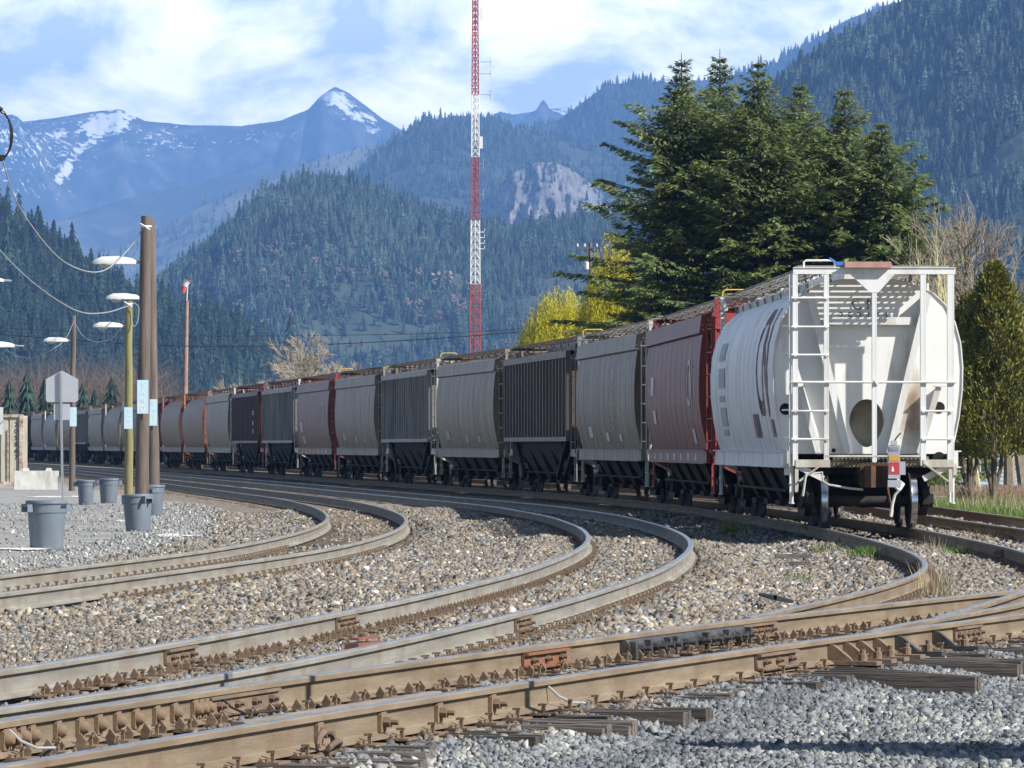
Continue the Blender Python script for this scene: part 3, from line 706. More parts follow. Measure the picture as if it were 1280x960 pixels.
BLACK = M('sooty_underframe', (.013, .0125, .012), .85, var=.4, scale=4, dirt=(.035, .03, .024), damt=.4)
TRUCK = M('bogie_cast_iron', (.02, .019, .018), .8, var=.4, scale=5, dirt=(.05, .038, .03), damt=.35)
TREAD = M('polished_wheel_tread', (.55, .57, .62), .22, metal=1.0, var=.06)
COUPL = M('rusty_coupler', (.20, .12, .075), .85, var=.35, scale=7, dirt=(.08, .06, .05), damt=.5, bump=.3)
def paint(name, col, dirt=(.12, .10, .08), damt=.35, var=.16, rough=.5, rand=0.0):
    return M(name, col, rough, var=var, shift=True, scale=1.3, stretch=(3.0, 3.0, .35), dirt=dirt, damt=damt, dscale=1.4, dstretch=(2.5, 1, .22), bump=.08, bscale=12)
WHITE = paint('white_car_paint', (.72, .72, .70), (.46, .40, .31), .34, .06)
P = dict(
    white=WHITE, grey=paint('grey_car_paint', (.23, .188, .13), (.095, .066, .04), .6), grey2=paint('pale_grey_car_paint', (.27, .235, .175), (.125, .092, .058), .58),
    bluegrey=paint('blue_grey_car_paint', (.23, .225, .21), (.10, .085, .062), .5), brown=paint('maroon_brown_car_paint', (.205, .046, .032), (.09, .045, .03), .48), brown2=paint('faded_brown_car_paint', (.18, .078, .05), (.10, .06, .04), .55),
    dark=paint('dark_brown_grey_paint', (.115, .088, .072), (.065, .052, .044), .4), maroon=paint('dark_maroon_paint', (.075, .032, .034), (.06, .04, .035), .35), red=paint('red_frame_paint', (.33, .055, .05), (.2, .06, .045), .35),
    orange=paint('orange_end_paint', (.46, .17, .06), (.25, .12, .06), .5), rust=paint('brown_tan_paint', (.19, .11, .052), (.10, .062, .036), .5), pink=paint('faded_red_paint', (.40, .16, .14), (.25, .12, .10), .4),
    cream=paint('cream_frame_paint', (.55, .53, .46), (.34, .29, .22), .4), black=paint('black_car_paint', (.035, .033, .034), (.07, .06, .05), .4))
GALV = M('galvanised_grating', (.30, .29, .27), .6, metal=.4, var=.25, scale=3, dirt=(.2, .13, .08), damt=.35)
YELLOW = M('yellow_handrail', (.62, .42, .05), .5, var=.15)

def bogie(car, x, key):
    o = bpy.data.objects.new('bogie', None); COL.objects.link(o); o.parent = car; o.location = (x, 0, 0); o.empty_display_size = .2
    for ax in (-.89, .89):
        part('axle', 'axle', b_axle, TRUCK, o, (ax, 0, .457))
        for sg in (-1, 1): part('wheel', 'wheel', b_wheel, [TRUCK, TREAD], o, (ax, sg * .755, .457), (0, 0, 0 if sg > 0 else math.pi))
    part('side_frame', 'sfL', b_sideframe(-1), TRUCK, o); part('side_frame', 'sfR', b_sideframe(1), TRUCK, o); part('bolster', 'bolster', b_bolster, TRUCK, o)
    return o
def bogie_simple():
    b = MB()
    for ax in (-.89, .89):
        for sg in (-1, 1): b.lathe([(0, -.06), (.42, -.06), (.457, -.04), (.457, .06), (0, .06)], 18, c=(ax, sg * .755, .457), axis='Y')
    for sg in (-1, 1): b.prism([(-1.12, sg * .99, .40), (-.5, sg * .99, .2), (.5, sg * .99, .2), (1.12, sg * .99, .40), (1.12, sg * .99, .58), (.5, sg * .99, .84), (-.5, sg * .99, .84), (-1.12, sg * .99, .58)], (0, -.06, 0), (0, .06, 0))
    b.box((0, 0, .7), (.42, 2, .22)); return b

def car(i, kind, label, body, frame, walk, hoop=None, simple=False, arch=False, roof=None):
    arc = float(LC.arc_at(88.7)) + 18.2 * i + 7.39 + (0)
    d = float(LC.d_at(arc)); p, t, s = LC.frame(d)
    # chord between the two bogie centres
    pa, pb = LC.frame(float(LC.d_at(arc - 6.5)))[0], LC.frame(float(LC.d_at(arc + 6.5)))[0]
    fwd = (pa - pb).normalized(); c = (pa + pb) / 2; rz = math.atan2(fwd.y, fwd.x)
    o = thing('covered_hopper_car', label, 'railway car', c, rz, 'freight cars coupled in the train')
    if kind == 'round':
        part('body', 'round', b_round, body, o)
    elif kind == 'eave':
        part('body', 'side', b_side, body, o); part('roof', 'eave', b_eave, roof or body, o)
        part('end_bulkhead', 'bhE', b_bulkhead(SEC_SIDE + [(0, 3.84)]), frame, o)
    else:
        part('body', 'ribbed', b_ribbed, body, o); part('roof', 'ribroof', b_ribroof, body, o)
    if kind != 'ribbed': part('side_sill', 'sill', b_sill, body, o)
    part('underframe', 'under' + kind[:3] * (kind == 'ribbed'), b_under_rib if kind == 'ribbed' else b_under, BLACK, o)
    part('running_board', 'walk', b_walk, walk, o); part('hatch_cover', 'hatch', b_hatch, roof or body, o)
    if i:
        for q in (0, math.pi):
            e = part('end_frame', 'ef' + str(arch), b_endframe(arch), frame, o, rot=(0, 0, q))
            part('ladder', 'ladder', b_ladder, frame, e); part('ladder', 'sladder', b_sideladder, frame, e)
            for z in (1.5, 1.95): part('rung', 'rung', b_rung, frame, e, (0, 0, z))
    if not simple:
        bogie(o, 6.5, 'n'); bogie(o, -6.5, 'f')
        for q in (0, math.pi): part('coupler', 'coupler', b_coupler, COUPL, o, rot=(0, 0, q))
        [part('step', 'steps%g' % y, b_steps(y), frame, o, rot=(0, 0, q)) for y in (-1.36, 1.36) for q in (0, math.pi)]
        if hoop: part('grab_hoop', 'hoop', b_rail_hoop, hoop, o)
    else:
        for x in (6.5, -6.5): part('bogie', 'bogieS', bogie_simple, TRUCK, o, (x, 0, 0))
    return o

SPEC = [
    ('round', 'white round-sided hopper at the tail of the train, its open end frame facing the viewer', 'white', 'white', GALV, None, 0, False),
    ('eave', 'maroon brown hopper with bright red end frame, directly ahead of the white one', 'brown', 'red', GALV, YELLOW, 0, True),
    ('eave', 'grey curved hopper between the maroon brown car and the dark ribbed car', 'grey', 'cream', GALV, None, 0, False),
    ('ribbed', 'nearest ribbed hopper, dark brown grey with vertical ribs', 'dark', 'bluegrey', P['dark'], YELLOW, 0, False),
    ('eave', 'grey curved hopper just ahead of the nearest dark ribbed car', 'grey', 'grey2', P['dark'], None, 0, False),
    ('ribbed', 'blue grey ribbed hopper between two grey curved hoppers', 'bluegrey', 'cream', P['dark'], YELLOW, 0, False),
    ('eave', 'dull grey curved hopper between the faded brown car and the blue grey ribbed car', 'grey', 'grey2', P['dark'], None, 0, False),
    ('eave', 'faded brown hopper with yellow dashes along its side sill', 'brown2', 'red', P['dark'], YELLOW, 0, True),
    ('ribbed', 'pale blue grey ribbed hopper just ahead of the faded brown car', 'bluegrey', 'cream', P['maroon'], None, 0, False),
    ('ribbed', 'dark maroon ribbed hopper with small white marks on its side', 'maroon', 'red', P['maroon'], None, 0, False),
    ('eave', 'light grey hopper with white end frame beside the dark maroon ribbed car', 'grey2', 'white', P['dark'], None, 0, False),
    ('round', 'tan brown round hopper with orange end, coupled to the light grey hopper', 'rust', 'orange', P['dark'], None, 0, False),
    ('round', 'tan brown round hopper with orange end, farther ahead of its twin', 'rust', 'orange', P['dark'], None, 0, False),
    ('ribbed', 'dull red ribbed hopper with faded red end, just right of the wooden lamp posts', 'maroon', 'pink', P['dark'], None, 1, False),
    ('eave', 'grey hopper seen mostly hidden behind the two wooden posts with hanging signs', 'grey', 'grey2', P['dark'], None, 1, False),
    ('round', 'grey round hopper seen left of the yellow green post', 'grey', 'grey2', P['dark'], None, 1, False),
    ('eave', 'pale grey eaved hopper in the distance, second left of the yellow green post', 'grey2', 'cream', P['dark'], None, 1, False),
    ('ribbed', 'blue grey boxy hopper in the distance behind the school sign back', 'bluegrey', 'bluegrey', P['dark'], None, 1, False),
    ('round', 'brown grey round hopper with a red end, seen by the thin brown pole', 'rust', 'red', P['dark'], None, 1, False),
    ('round', 'blue grey round hopper behind the sign post in the far train', 'bluegrey', 'grey2', P['dark'], None, 1, False),
    ('eave', 'very pale far hopper seen over the concrete block', 'grey2', 'white', P['dark'], None, 1, False),
    ('ribbed', 'black boxy hopper seen far off over the concrete block', 'black', 'black', P['dark'], None, 1, False),
    ('round', 'far brown hopper with orange end right beside the shipping container corner', 'rust', 'orange', P['dark'], None, 1, False),
    ('round', 'farthest visible hopper with red end next to the shipping container', 'rust', 'red', P['dark'], None, 1, False),
    ('ribbed', 'dark hopper far ahead, mostly hidden by the shipping container', 'dark', 'dark', P['dark'], None, 1, False),
]
CARS = []
for i, (kind, label, body, frame, walk, hoop, simple, arch) in enumerate(SPEC):
    CARS.append(car(i, kind, label, P[body], P[frame], walk, hoop, bool(simple), arch))

# ---- lettering
def strip(b, pts, w, sec, x0, z0, sg=-1, off=.016, nseg=6, ext=1.0):
    """a painted stroke that follows the curved side: pts in (u along the car towards its far end, v up)"""
    for (u0, v0), (u1, v1) in zip(pts[:-1], pts[1:]):
        L = math.hypot(u1 - u0, v1 - v0); nx, ny = -(v1 - v0) / L * w / 2, (u1 - u0) / L * w / 2; ex, ey = ext * (u1 - u0) / L * w / 2, ext * (v1 - v0) / L * w / 2
        vs, fs = [], []
        for k in range(nseg + 1):
            f = k / nseg; u, v = u0 - ex + (u1 - u0 + 2 * ex) * f, v0 - ey + (v1 - v0 + 2 * ey) * f
            for q in (1, -1):
                uu, vv = u + q * nx, v + q * ny; z = z0 + vv; vs.append((x0 + uu * 1.0, sg * (sec_y(sec, z) + off), z))
        for k in range(nseg): fs.append((2 * k, 2 * k + 1, 2 * k + 3, 2 * k + 2))
        b.add(vs, fs)
def arc_pts(cx, cy, rx, ry, a0, a1, n=10): return [(cx + rx * math.cos(R(a0 + (a1 - a0) * k / n)), cy + ry * math.sin(R(a0 + (a1 - a0) * k / n))) for k in range(n + 1)]
def logo(b, x0, z0, h, w, sec, off=.016, parts='CN'):
    """the letters C and N run into one bent line; seen on the left side the text runs from the far end (-x) to the near end (+x)"""
    r = h / 2; wd = h * .95
    c = arc_pts(r, r, r, r, 50, 90, 4)[:: -1]
    if 'C' in parts: strip(b, [(r + wd * .28, h), (r, h)] + arc_pts(r, r, r, r, 90, 270, 12)[1:] + [(r + wd * .28, 0)], w, sec, x0, z0, off=off, nseg=2)
    u = r + wd * .28 + w * .2
    if 'N' not in parts: return
    strip(b, [(u, 0), (u, h)], w, sec, x0, z0, off=off + .001); strip(b, [(u, h), (u + wd * .62, 0)], w, sec, x0, z0, off=off + .002); strip(b, [(u + wd * .62, 0), (u + wd * .62, h)], w, sec, x0, z0, off=off + .003)
def stencils(b, spots, sec, off=.016):
    for x, z, w, h in spots: strip(b, [(x, z - h / 2 + .001), (x, z + h / 2)], w, sec, 0, 0, off=off, nseg=3, ext=0.0)
DECAL_W = M('white_stencil_paint', (.62, .60, .57), .7, var=.2, scale=6)
DECAL_P = M('purple_brown_lettering', (.19, .115, .12), .65, var=.15, scale=6)
DECAL_G = M('faded_grey_lettering', (.42, .42, .44), .7, var=.15, scale=6)
b = MB()
# on the white car the letters are huge outlines
for dx, hh, ww in ((0, 1.75, .30),):
    for ch in 'CN': b = MB(); logo(b, 4.0, 2.05, 1.6, .26, SEC_ROUND, off=.008, parts=ch); b.build('car_lettering', DECAL_P, CARS[0])
b = MB(); stencils(b, [(3.0, 1.75, .8, .42), (3.7, 1.75, .25, .42), (6.6, 1.7, .5, .3)], SEC_ROUND, .012); b.build('stencil_marks', DECAL_P, CARS[0])
b = MB(); stencils(b, [(-4.6, 3.2, 1.5, .34), (-4.4, 2.7, 1.6, .38), (-4.4, 2.3, 1.4, .12), (-4.4, 1.95, 1.5, .36), (-4.5, 1.65, 1.2, .12)], SEC_ROUND, .012); b.build('stencil_marks', DECAL_G, CARS[0])
for ci in (1, 7):
    for ch in 'CN': b = MB(); logo(b, 4.6, 2.3, .85, .13, SEC_SIDE, parts=ch); b.build('car_lettering', DECAL_W, CARS[ci])
b = MB(); stencils(b, [(-5.2, 2.75, .9, .42), (-4.8, 2.05, .8, .3), (5.4, 1.6, .5, .3)], SEC_SIDE); b.build('stencil_marks', DECAL_W, CARS[1])
b = MB(); stencils(b, [(-5.2, 2.2, .9, .42), (-4.8, 1.65, .8, .3)], SEC_SIDE); b.build('stencil_marks', DECAL_W, CARS[7])
for ci in (2, 4, 6):
    b = MB(); r = random.Random(ci); stencils(b, [(2.2, 3.25 - .2 * k, .16, .11) for k in range(8 if ci == 2 else 4)] + [(-5 + r.random(), 1.75, .9, .28), (.2, 1.62, .7, .22), (3.4, 1.6, .6, .18)], SEC_SIDE); b.build('stencil_marks', DECAL_G if ci > 2 else DECAL_W, CARS[ci])
b = MB(); [b.box((5.2, -1.60, z), (.34, .012, .22)) for z in (3.0, 2.5, 2.1)]; b.build('stencil_marks', DECAL_W, CARS[9])
for ci, mt in ((7, YELLOW), (1, DECAL_W)):
    b = MB(); [b.box((-6 + 1.9 * k, -1.488, 1.16), (.42, .012, .15)) for k in range(7)]; b.build('sill_reflectors', mt, CARS[ci])

# ---- the near end of the white car
def stain(m, cy_, cz_, ry, rz):
    nt = m.node_tree; N = nt.nodes; Lk = nt.links; b = N['Principled BSDF']; old = b.inputs['Base Color'].links[0].from_socket
    tc = N.new('ShaderNodeTexCoord'); mp = N.new('ShaderNodeMapping'); mp.inputs['Location'].default_value = (0, -cy_ / ry, -cz_ / rz); mp.inputs['Scale'].default_value = (0, 1 / ry, 1 / rz); Lk.new(tc.outputs['Object'], mp.inputs[0])
    ln = N.new('ShaderNodeVectorMath'); ln.operation = 'LENGTH'; Lk.new(mp.outputs[0], ln.inputs[0])
    n = N.new('ShaderNodeTexNoise'); n.inputs['Scale'].default_value = 5; n.inputs['Detail'].default_value = 6; Lk.new(tc.outputs['Object'], n.inputs[0])
    a = N.new('ShaderNodeMath'); a.operation = 'MULTIPLY_ADD'; a.inputs[1].default_value = 1.6; Lk.new(n.outputs[0], a.inputs[0]); Lk.new(ln.outputs['Value'], a.inputs[2])
    r = N.new('ShaderNodeMapRange'); r.inputs[1].default_value = 1.0; r.inputs[2].default_value = 2.0; r.inputs[3].default_value = .8; r.inputs[4].default_value = 0; Lk.new(a.outputs[0], r.inputs[0])
    x = N.new('ShaderNodeMix'); x.data_type = 'RGBA'; Lk.new(r.outputs[0], x.inputs[0]); Lk.new(old, x.inputs[6]); x.inputs[7].default_value = (.22, .13, .06, 1); Lk.new(x.outputs[2], b.inputs['Base Color'])
def white_end():
    c = CARS[0]; W = WHITE; z1 = lambda y: H + (Y0 - y) / 74.0; yy = lambda x: (x - 1091) / 74.0
    part('end_frame', 'efFalse', b_endframe(False), P['white'], c, rot=(0, 0, math.pi))
    f = MB()
    for x, w in ((993, .085), (1032, .08), (1092, .075), (1153, .09), (1187.5, .11)):
        zt, zb = 4.30, (1.06 if x != 1092 else 1.12)
        f.box((HL - .05, yy(x), (zt + zb) / 2), (.11, w, zt - zb)); f.box((HL - .008, yy(x) + w / 2 - .008, (zt + zb) / 2), (.03, .02, zt - zb - .02))
    f.box((HL - .05, yy(1092), 4.345), (.12, 2.74, .11))
    f.box((HL + .012, yy(1092), 4.397), (.03, 2.74, .012))
    ef = f.build('end_frame', W, c)
    g = MB()                                  # funnel shaped gusset under the beam and small brackets
    g.prism([(HL + .006, -.40, 4.29), (HL + .006, -.06, 3.98), (HL + .006, .08, 3.98), (HL + .006, .36, 4.29)], (-.03, 0, 0), (0.004, 0, 0))
    g.build('gusset', W, ef)
    # ladders
    for y in (373, 409, 444, 514, 549):
        l = MB()
        l.tube([(HL + .03, yy(988), z1(y)), (HL + .03, yy(1035), z1(y))], .018, 8)
        for x in (993, 1032): l.tube([(HL - .01, yy(x), z1(y)), (HL + .045, yy(x), z1(y))], .03, 6)
        l.build('rung', W, ef); l = MB(); l.tube([(HL - .5, -1.50, z1(y) + .02), (HL - .02, -1.38, z1(y) + .02)], .015, 6); l.build('rung', W, ef)
    for y in (514, 549):
        l = MB(); l.tube([(HL + .03, yy(1151), z1(y)), (HL + .03, yy(1190), z1(y))], .018, 8)
        for x in (1153, 1187.5): l.tube([(HL - .01, yy(x), z1(y)), (HL + .045, yy(x), z1(y))], .03, 6)
        l.build('rung', W, ef)
    l = MB(); l.bar((HL - .05, yy(987), 4.28), (HL - .05, yy(987), 1.05), .04, .05)
    l.build('stile', W, ef)
    h = MB(); h.tube([(HL + .035, yy(987), z1(478)), (HL + .035, yy(1194), z1(478))], .020, 8); h.box((HL + .05, yy(1093), z1(477)), (.03, .03, .10), Matrix.Rotation(.6, 3, 'X')); h.build('handrail', W, ef)
    # bulkhead with an egg-shaped hole
    zc = lambda y: z1(y)
    x = XB - .02; o = both(SEC_ROUND); bm = bmesh.new(); ov = [bm.verts.new((x, y, z)) for y, z in o]
    hole = []
    for k in range(28):
        a = 2 * math.pi * k / 28; y = .30 * math.cos(a) * (1 - .24 * (math.sin(a) < 0) * abs(math.sin(a))); z = z1(528) + (.42 if math.sin(a) < 0 else .40) * math.sin(a); hole.append((y - .02, z))
    hv = [bm.verts.new((x, y, z)) for y, z in hole]
    es = [bm.edges.new((L[i], L[(i + 1) % len(L)])) for L in (ov, hv) for i in range(len(L))]
    bmesh.ops.triangle_fill(bm, edges=es, use_beauty=True)
    for fc in bm.faces:
        if fc.normal.x < 0: fc.normal_flip()
    me = bpy.data.meshes.new('end_bulkhead'); bm.to_mesh(me); bm.free(); me.materials.append(M('white_end_paint', (.76, .75, .715), .55, var=.06, scale=1.2, dirt=(.46, .38, .27), damt=.28, dscale=1.0, dstretch=(1, 1.6, .5)))
    bh = bpy.data.objects.new('end_bulkhead', me); COL.objects.link(bh); bh.parent = c
    stain(me.materials[0], .76, 2.02, .22, .62)
    # the edge of the side sheets stands out round the bulkhead
    e = MB()
    for (ya, za), (yb, zb) in zip(o[:-1], o[1:]): e.bar((XB - .02, ya, za), (XB - .02, yb, zb), .02, .05, up=(1, 0, 0))
    e.build('sheet_edge', W, bh)
    k = MB(); n = len(hole)
    k.add([(x, y, z) for y, z in hole] + [(x - .42, y * 1.0, z) for y, z in hole], [(i, n + i, n + (i + 1) % n, (i + 1) % n) for i in range(n)], 0, True)
    k.add([(x - .42, y, z) for y, z in hole], [tuple(range(n))]); k.build('opening', M('grimy_cavity', (.44, .40, .33), .85, var=.2, scale=3, dirt=(.24, .2, .15), damt=.5), bh)
    for sg in (-1, 1):                         # V-shaped stiffeners: folded plates standing on the bulkhead
        v = MB()
        top, bot = sg * 1.0, sg * .36
        v.prism([(x, top, 4.02), (x, top - sg * .05, 4.02), (x, bot - sg * .05, 1.28), (x, bot, 1.28)], (0, 0, 0), (.001, 0, 0))
        v.add([(x, top, 3.98), (x + .24, top, 4.0), (x + .14, bot, 1.25), (x, bot, 1.25), (x, top - sg * .03, 3.98), (x + .24, top - sg * .03, 4.0), (x + .14, bot - sg * .03, 1.25), (x, bot - sg * .03, 1.25)],
              [(0, 1, 2, 3), (7, 6, 5, 4), (0, 4, 5, 1), (1, 5, 6, 2), (2, 6, 7, 3), (3, 7, 4, 0)])
        v.bar((x + .23, top, 3.97), (x + .14, bot, 1.27), .12, .02, up=(1, 0, 0))
        v.build('stiffener', W, bh); v = MB()      # short diagonal stiffeners at the sides
        a, q = sg * 1.18, sg * .86
        v.add([(x, a, 2.38), (x + .26, a, 2.42), (x + .26, a - sg * .02, 2.42), (x, a - sg * .02, 2.38), (x, q, 1.25), (x + .2, q, 1.25), (x + .2, q - sg * .02, 1.25), (x, q - sg * .02, 1.25)],
              [(0, 1, 5, 4), (3, 7, 6, 2), (1, 2, 6, 5), (0, 3, 2, 1), (0, 4, 7, 3)])
        v.bar((x + .25, a, 2.40), (x + .19, q, 1.27), .10, .018, up=(1, 0, 0)); v.box((x + .2, a + sg * .02, 2.41), (.2, .2, .02))
        v.build('stiffener', W, bh)
    s = MB(); s.box((x + .06, yy(1091), z1(405)), (.12, 1.50, .02)); s.box((x + .125, yy(1091), z1(400)), (.02, 1.50, .13)); s.build('shelf', W, bh)
    for px, py, r in ((988, 511, .10), (1180, 509, .10), (1048, 563, .035), (1122, 563, .035), (1180, 573, .11)):
        d = MB(); d.lathe([(0, .012), (r, .012), (r, 0)], 16, c=(x, yy(px) * 1.01, z1(py)), axis='X')
        d.build('drain_hole', M('black_hole', (.012, .012, .012), .9, var=.1), bh)
    def _unused():
      rs = MB(); rs.prism([(x + .3, .75 + .16 * math.cos(a * math.pi / 6) * (1 + .2 * (a % 3)), 2.05 + .42 * math.sin(a * math.pi / 6)) for a in range(12)], (-.285, 0, 0), (-.283, 0, 0))
      rs.build('rust_stain', M('rust_stain', (.40, .30, .18), .8, var=.3, scale=5, dirt=(.66, .62, .54), damt=.75, dscale=4), bh)
    # roof strip with tabs
    t = MB(); rp = [p for p in SEC_ROUND if p[1] >= 3.79]
    for sg in (-1, 1):
        t.bar((-XB, sg * 1.02, 4.10), (XB, sg * 1.02, 4.10), .03, .14)
        for i in range(34): t.box((-XB + .2 + (2 * XB - .4) * i / 33, sg * 1.045, 4.09), (.09, .03, .15))
    t.build('roof_flange', W, c)
    # hatch end tray, hoops, brake wheel platform
    r = MB(); r.box((HL - .12, yy(1083), 4.43), (.5, .80, .06)); r.box((HL + .13, yy(1083), 4.445), (.02, .78, .10)); r.build('tray', M('rusty_pink_tray', (.42, .24, .19), .8, var=.2, scale=5), c)
    q = MB(); q.tube([(HL - .06, yy(1004), 4.40), (HL - .06, yy(1004), 4.49), (HL - .06, yy(1007), 4.52), (HL - .06, yy(1040), 4.52), (HL - .06, yy(1043), 4.49), (HL - .06, yy(1043), 4.40)], .018, 8); q.build('grab_hoop', W, c)
    q = MB(); q.tube([(HL - .05, yy(1036), 4.56), (HL - .05, yy(1042), 4.51), (HL - .05, yy(1047), 4.46)], .014, 6); q.box((HL - .08, yy(1049), 4.47), (.1, .12, .06)); q.build('blue_strap', M('blue_strap', (.05, .17, .55), .6, var=.15), c)
    # bottom of the end: platform, beams, gussets
    m = MB()
    m.box((HL - .05, yy(1015), 1.10), (.14, .58, .13)); m.box((HL - .05, yy(1172), 1.10), (.14, .52, .13)); m.box((HL - .05, yy(1091), 1.225), (.12, 1.62, .035))
    for sg in (-1, 1):
        m.bar((HL - .02, sg * .86, 1.10), (HL - .02, sg * 1.26, .80), .03, .12, up=(1, 0, 0)); m.bar((HL - .04, sg * 1.30, 1.10), (HL - .04, sg * 1.30, .62), .06, .08)
        m.bar((HL - .04, sg * 1.38, 1.0), (HL - 1.0, sg * 1.40, 1.0), .06, .2)
    m.build('end_sill', P['cream'], c)
    gmat = M('worn_platform_grating', (.36, .34, .27), .7, var=.3, scale=4, dirt=(.12, .1, .08), damt=.5)
    p = MB()
    for k in range(8): p.box((HL - .02 - .055 * k, yy(1100), 1.195 - .02 * k), (.02, 1.62, .03), Matrix.Rotation(.3, 3, 'Y'))
    for k in range(24): p.box((HL - .21, yy(1100) - .79 + .0687 * k, 1.11), (.44, .014, .03), Matrix.Rotation(-.35, 3, 'Y'))
    p.build('brake_platform', gmat, c)
    part('coupler', 'coupler', b_coupler, COUPL, c)
    u = MB(); u.tube([(HL + .06, yy(1016), .93), (HL + .06, yy(1026), .95), (HL + .06, yy(1027), .80), (HL + .08, yy(1034), .74), (HL + .14, yy(1060), .68), (HL + .2, yy(1076), .66)], .02, 7)
    u.tube([(HL + .04, yy(1006), .92), (HL + .04, yy(1002), .55)], .022, 6); u.build('uncoupling_lever', P['cream'], c)
    return yy, z1
YY, ZZ = white_end()

def end_marker():
    """boxed marker device hung on the coupler, with its air hose"""
    c = CARS[0]; yy, z1 = YY, ZZ; mw = c.matrix_basis
    o = thing('end_of_train_marker', 'small grey marker box with orange and red panels and white hose on the coupler', 'marker device', c.location, c.rotation_euler.z)
    x = HL + .52
    b = MB(); b.box((x, yy(1112), z1(577)), (.12, .20, .56)); b.box((x, yy(1112), z1(604)), (.16, .22, .12)); b.box((x + .02, yy(1112), z1(553.5)), (.10, .10, .07)); b.box((x, yy(1123), z1(585)), (.05, .09, .22)); b.build('case', M('marker_grey_metal', (.42, .43, .46), .5, metal=.4, var=.15), o)
    b = MB(); b.box((x + .062, yy(1111.5), z1(572.5)), (.01, .165, .085)); b.build('orange_panel', M('orange_panel', (.6, .30, .04), .5, var=.1), o)
    b = MB(); b.box((x + .062, yy(1112), z1(585)), (.01, .175, .20)); b.build('red_panel', M('red_panel', (.42, .05, .06), .5, var=.1), o)
    b = MB(); b.prism([(x + .069, yy(1108.5), z1(589)), (x + .069, yy(1112), z1(589)), (x + .069, yy(1111), z1(584)), (x + .069, yy(1109.3), z1(582))], (0, 0, 0), (.004, 0, 0)); b.build('white_mark', M('white_mark', (.7, .68, .68), .6), o)
    b = MB(); b.box((x + .062, yy(1111), z1(561)), (.01, .15, .07)); b.build('lens', M('dull_lens', (.22, .24, .28), .3), o)
    b = MB(); b.tube([(x + .03, yy(1112), z1(606)), (x + .06, yy(1118), z1(612)), (x + .04, yy(1113), z1(618)), (x + .02, yy(1110), z1(630)), (x + .02, yy(1108), z1(645))], [.035, .035, .025, .025, .03], 8)
    b.tube([(x, yy(1118), z1(612)), (x - .1, yy(1124), z1(605)), (x - .2, yy(1118), z1(600))], .035, 8); b.build('air_hose', M('white_hose', (.6, .58, .52), .6, var=.15), o)
    b = MB(); b.tube([(x - .05, yy(1110), z1(556)), (x - .05, yy(1116), z1(547)), (x - .05, yy(1121), z1(541))], .012, 6); b.build('antenna', BLACK, o)
end_marker()

def text_mesh(name, body, size, mat, parent, loc, rot, extrude=.002, align='CENTER', spacing=1.0, line=1.0):
    cu = bpy.data.curves.new(name, 'FONT'); cu.body = body; cu.size = size; cu.extrude = extrude; cu.align_x = align; cu.align_y = 'CENTER'; cu.space_character = spacing; cu.space_line = line
    t = bpy.data.objects.new(name, cu); COL.objects.link(t); bpy.context.view_layer.update()
    me = bpy.data.meshes.new_from_object(t.evaluated_get(bpy.context.evaluated_depsgraph_get())); bpy.data.objects.remove(t); bpy.data.curves.remove(cu)
    me.name = name; me.materials.clear(); me.materials.append(mat)
    o = bpy.data.objects.new(name, me); COL.objects.link(o); o.parent = parent; o.location = loc; o.rotation_euler = rot; return o
DARKTXT = M('dark_lettering', (.20, .12, .12), .7, var=.15)
for ch, y in (('C', -.19), ('N', .07)): text_mesh('car_lettering', ch, .27, DARKTXT, CARS[0], (XB + .004, y, 3.80), (R(90), 0, R(90)))
for k, ch in enumerate('352161'): text_mesh('car_number', ch, .20, DARKTXT, CARS[0], (XB + .004, -.46 + .155 * k, 3.595), (R(90), 0, R(90)))
# ------------------------------------------------------------------ hills, mountains and their forests
GN_COLS = {}
def conifer_proto(seed, tiers=7, segs=9, lean=0):
    """a small ragged conifer one unit high"""
    r = random.Random(seed); b = MB(); b.tube([(0, 0, 0), (0, 0, .98)], [.02, .004], 4)
    for t in range(tiers):
        f = t / tiers; z0 = .06 + .88 * f; rad = (.19 * (1 - f) ** .8 + .02) * r.uniform(.85, 1.15); top = z0 + .26 * (1 - f * .45)
        ring = []
        for k in range(segs * 2):
            a = math.pi * k / segs + r.uniform(-.15, .15); q = rad * (r.uniform(.9, 1.25) if k % 2 else r.uniform(.45, .7))
            ring.append((q * math.cos(a), q * math.sin(a), z0 + (0 if k % 2 else .05) + r.uniform(-.02, .02)))
        n = len(ring); b.add(ring + [(r.uniform(-.01, .01), r.uniform(-.01, .01), min(top, 1.0))], [(k, (k + 1) % n, n) for k in range(n)])
    return b
def round_proto(seed):
    r = random.Random(seed); b = MB(); b.tube([(0, 0, 0), (0, 0, .4)], [.02, .015], 4)
    for k in range(90):
        u, v = r.uniform(-1, 1), r.uniform(0, 6.28); q = math.sqrt(1 - u * u); p = Vector((.32 * q * math.cos(v), .32 * q * math.sin(v), .6 + .38 * u)) * r.uniform(.75, 1.05)
        s = r.uniform(.05, .11); ax = Vector((r.gauss(0, 1), r.gauss(0, 1), r.gauss(0, 1))).normalized(); w = ax.orthogonal().normalized()
        b.add([p - w * s, p + ax * s, p + w * s, p - ax * s], [(0, 1, 2, 3)])
    return b
def proto_collection(name, builders, mat):
    c = bpy.data.collections.new(name)
    for i, b in enumerate(builders):
        me = b.mesh(name); me.materials.append(mat); c.objects.link(bpy.data.objects.new(name, me))
    return c
FOL_FAR = M('hillside_conifers', (.058, .088, .060), .9, var=.35, scale=3, rand=.7, spec=.15)
FOL_DARK = M('dark_hill_conifers', (.027, .046, .034), .9, var=.35, scale=3, rand=.45, spec=.15)
FOL_BARE = M('leafless_hill_trees', (.17, .14, .11), .95, var=.3, scale=3, rand=.35, spec=.1)
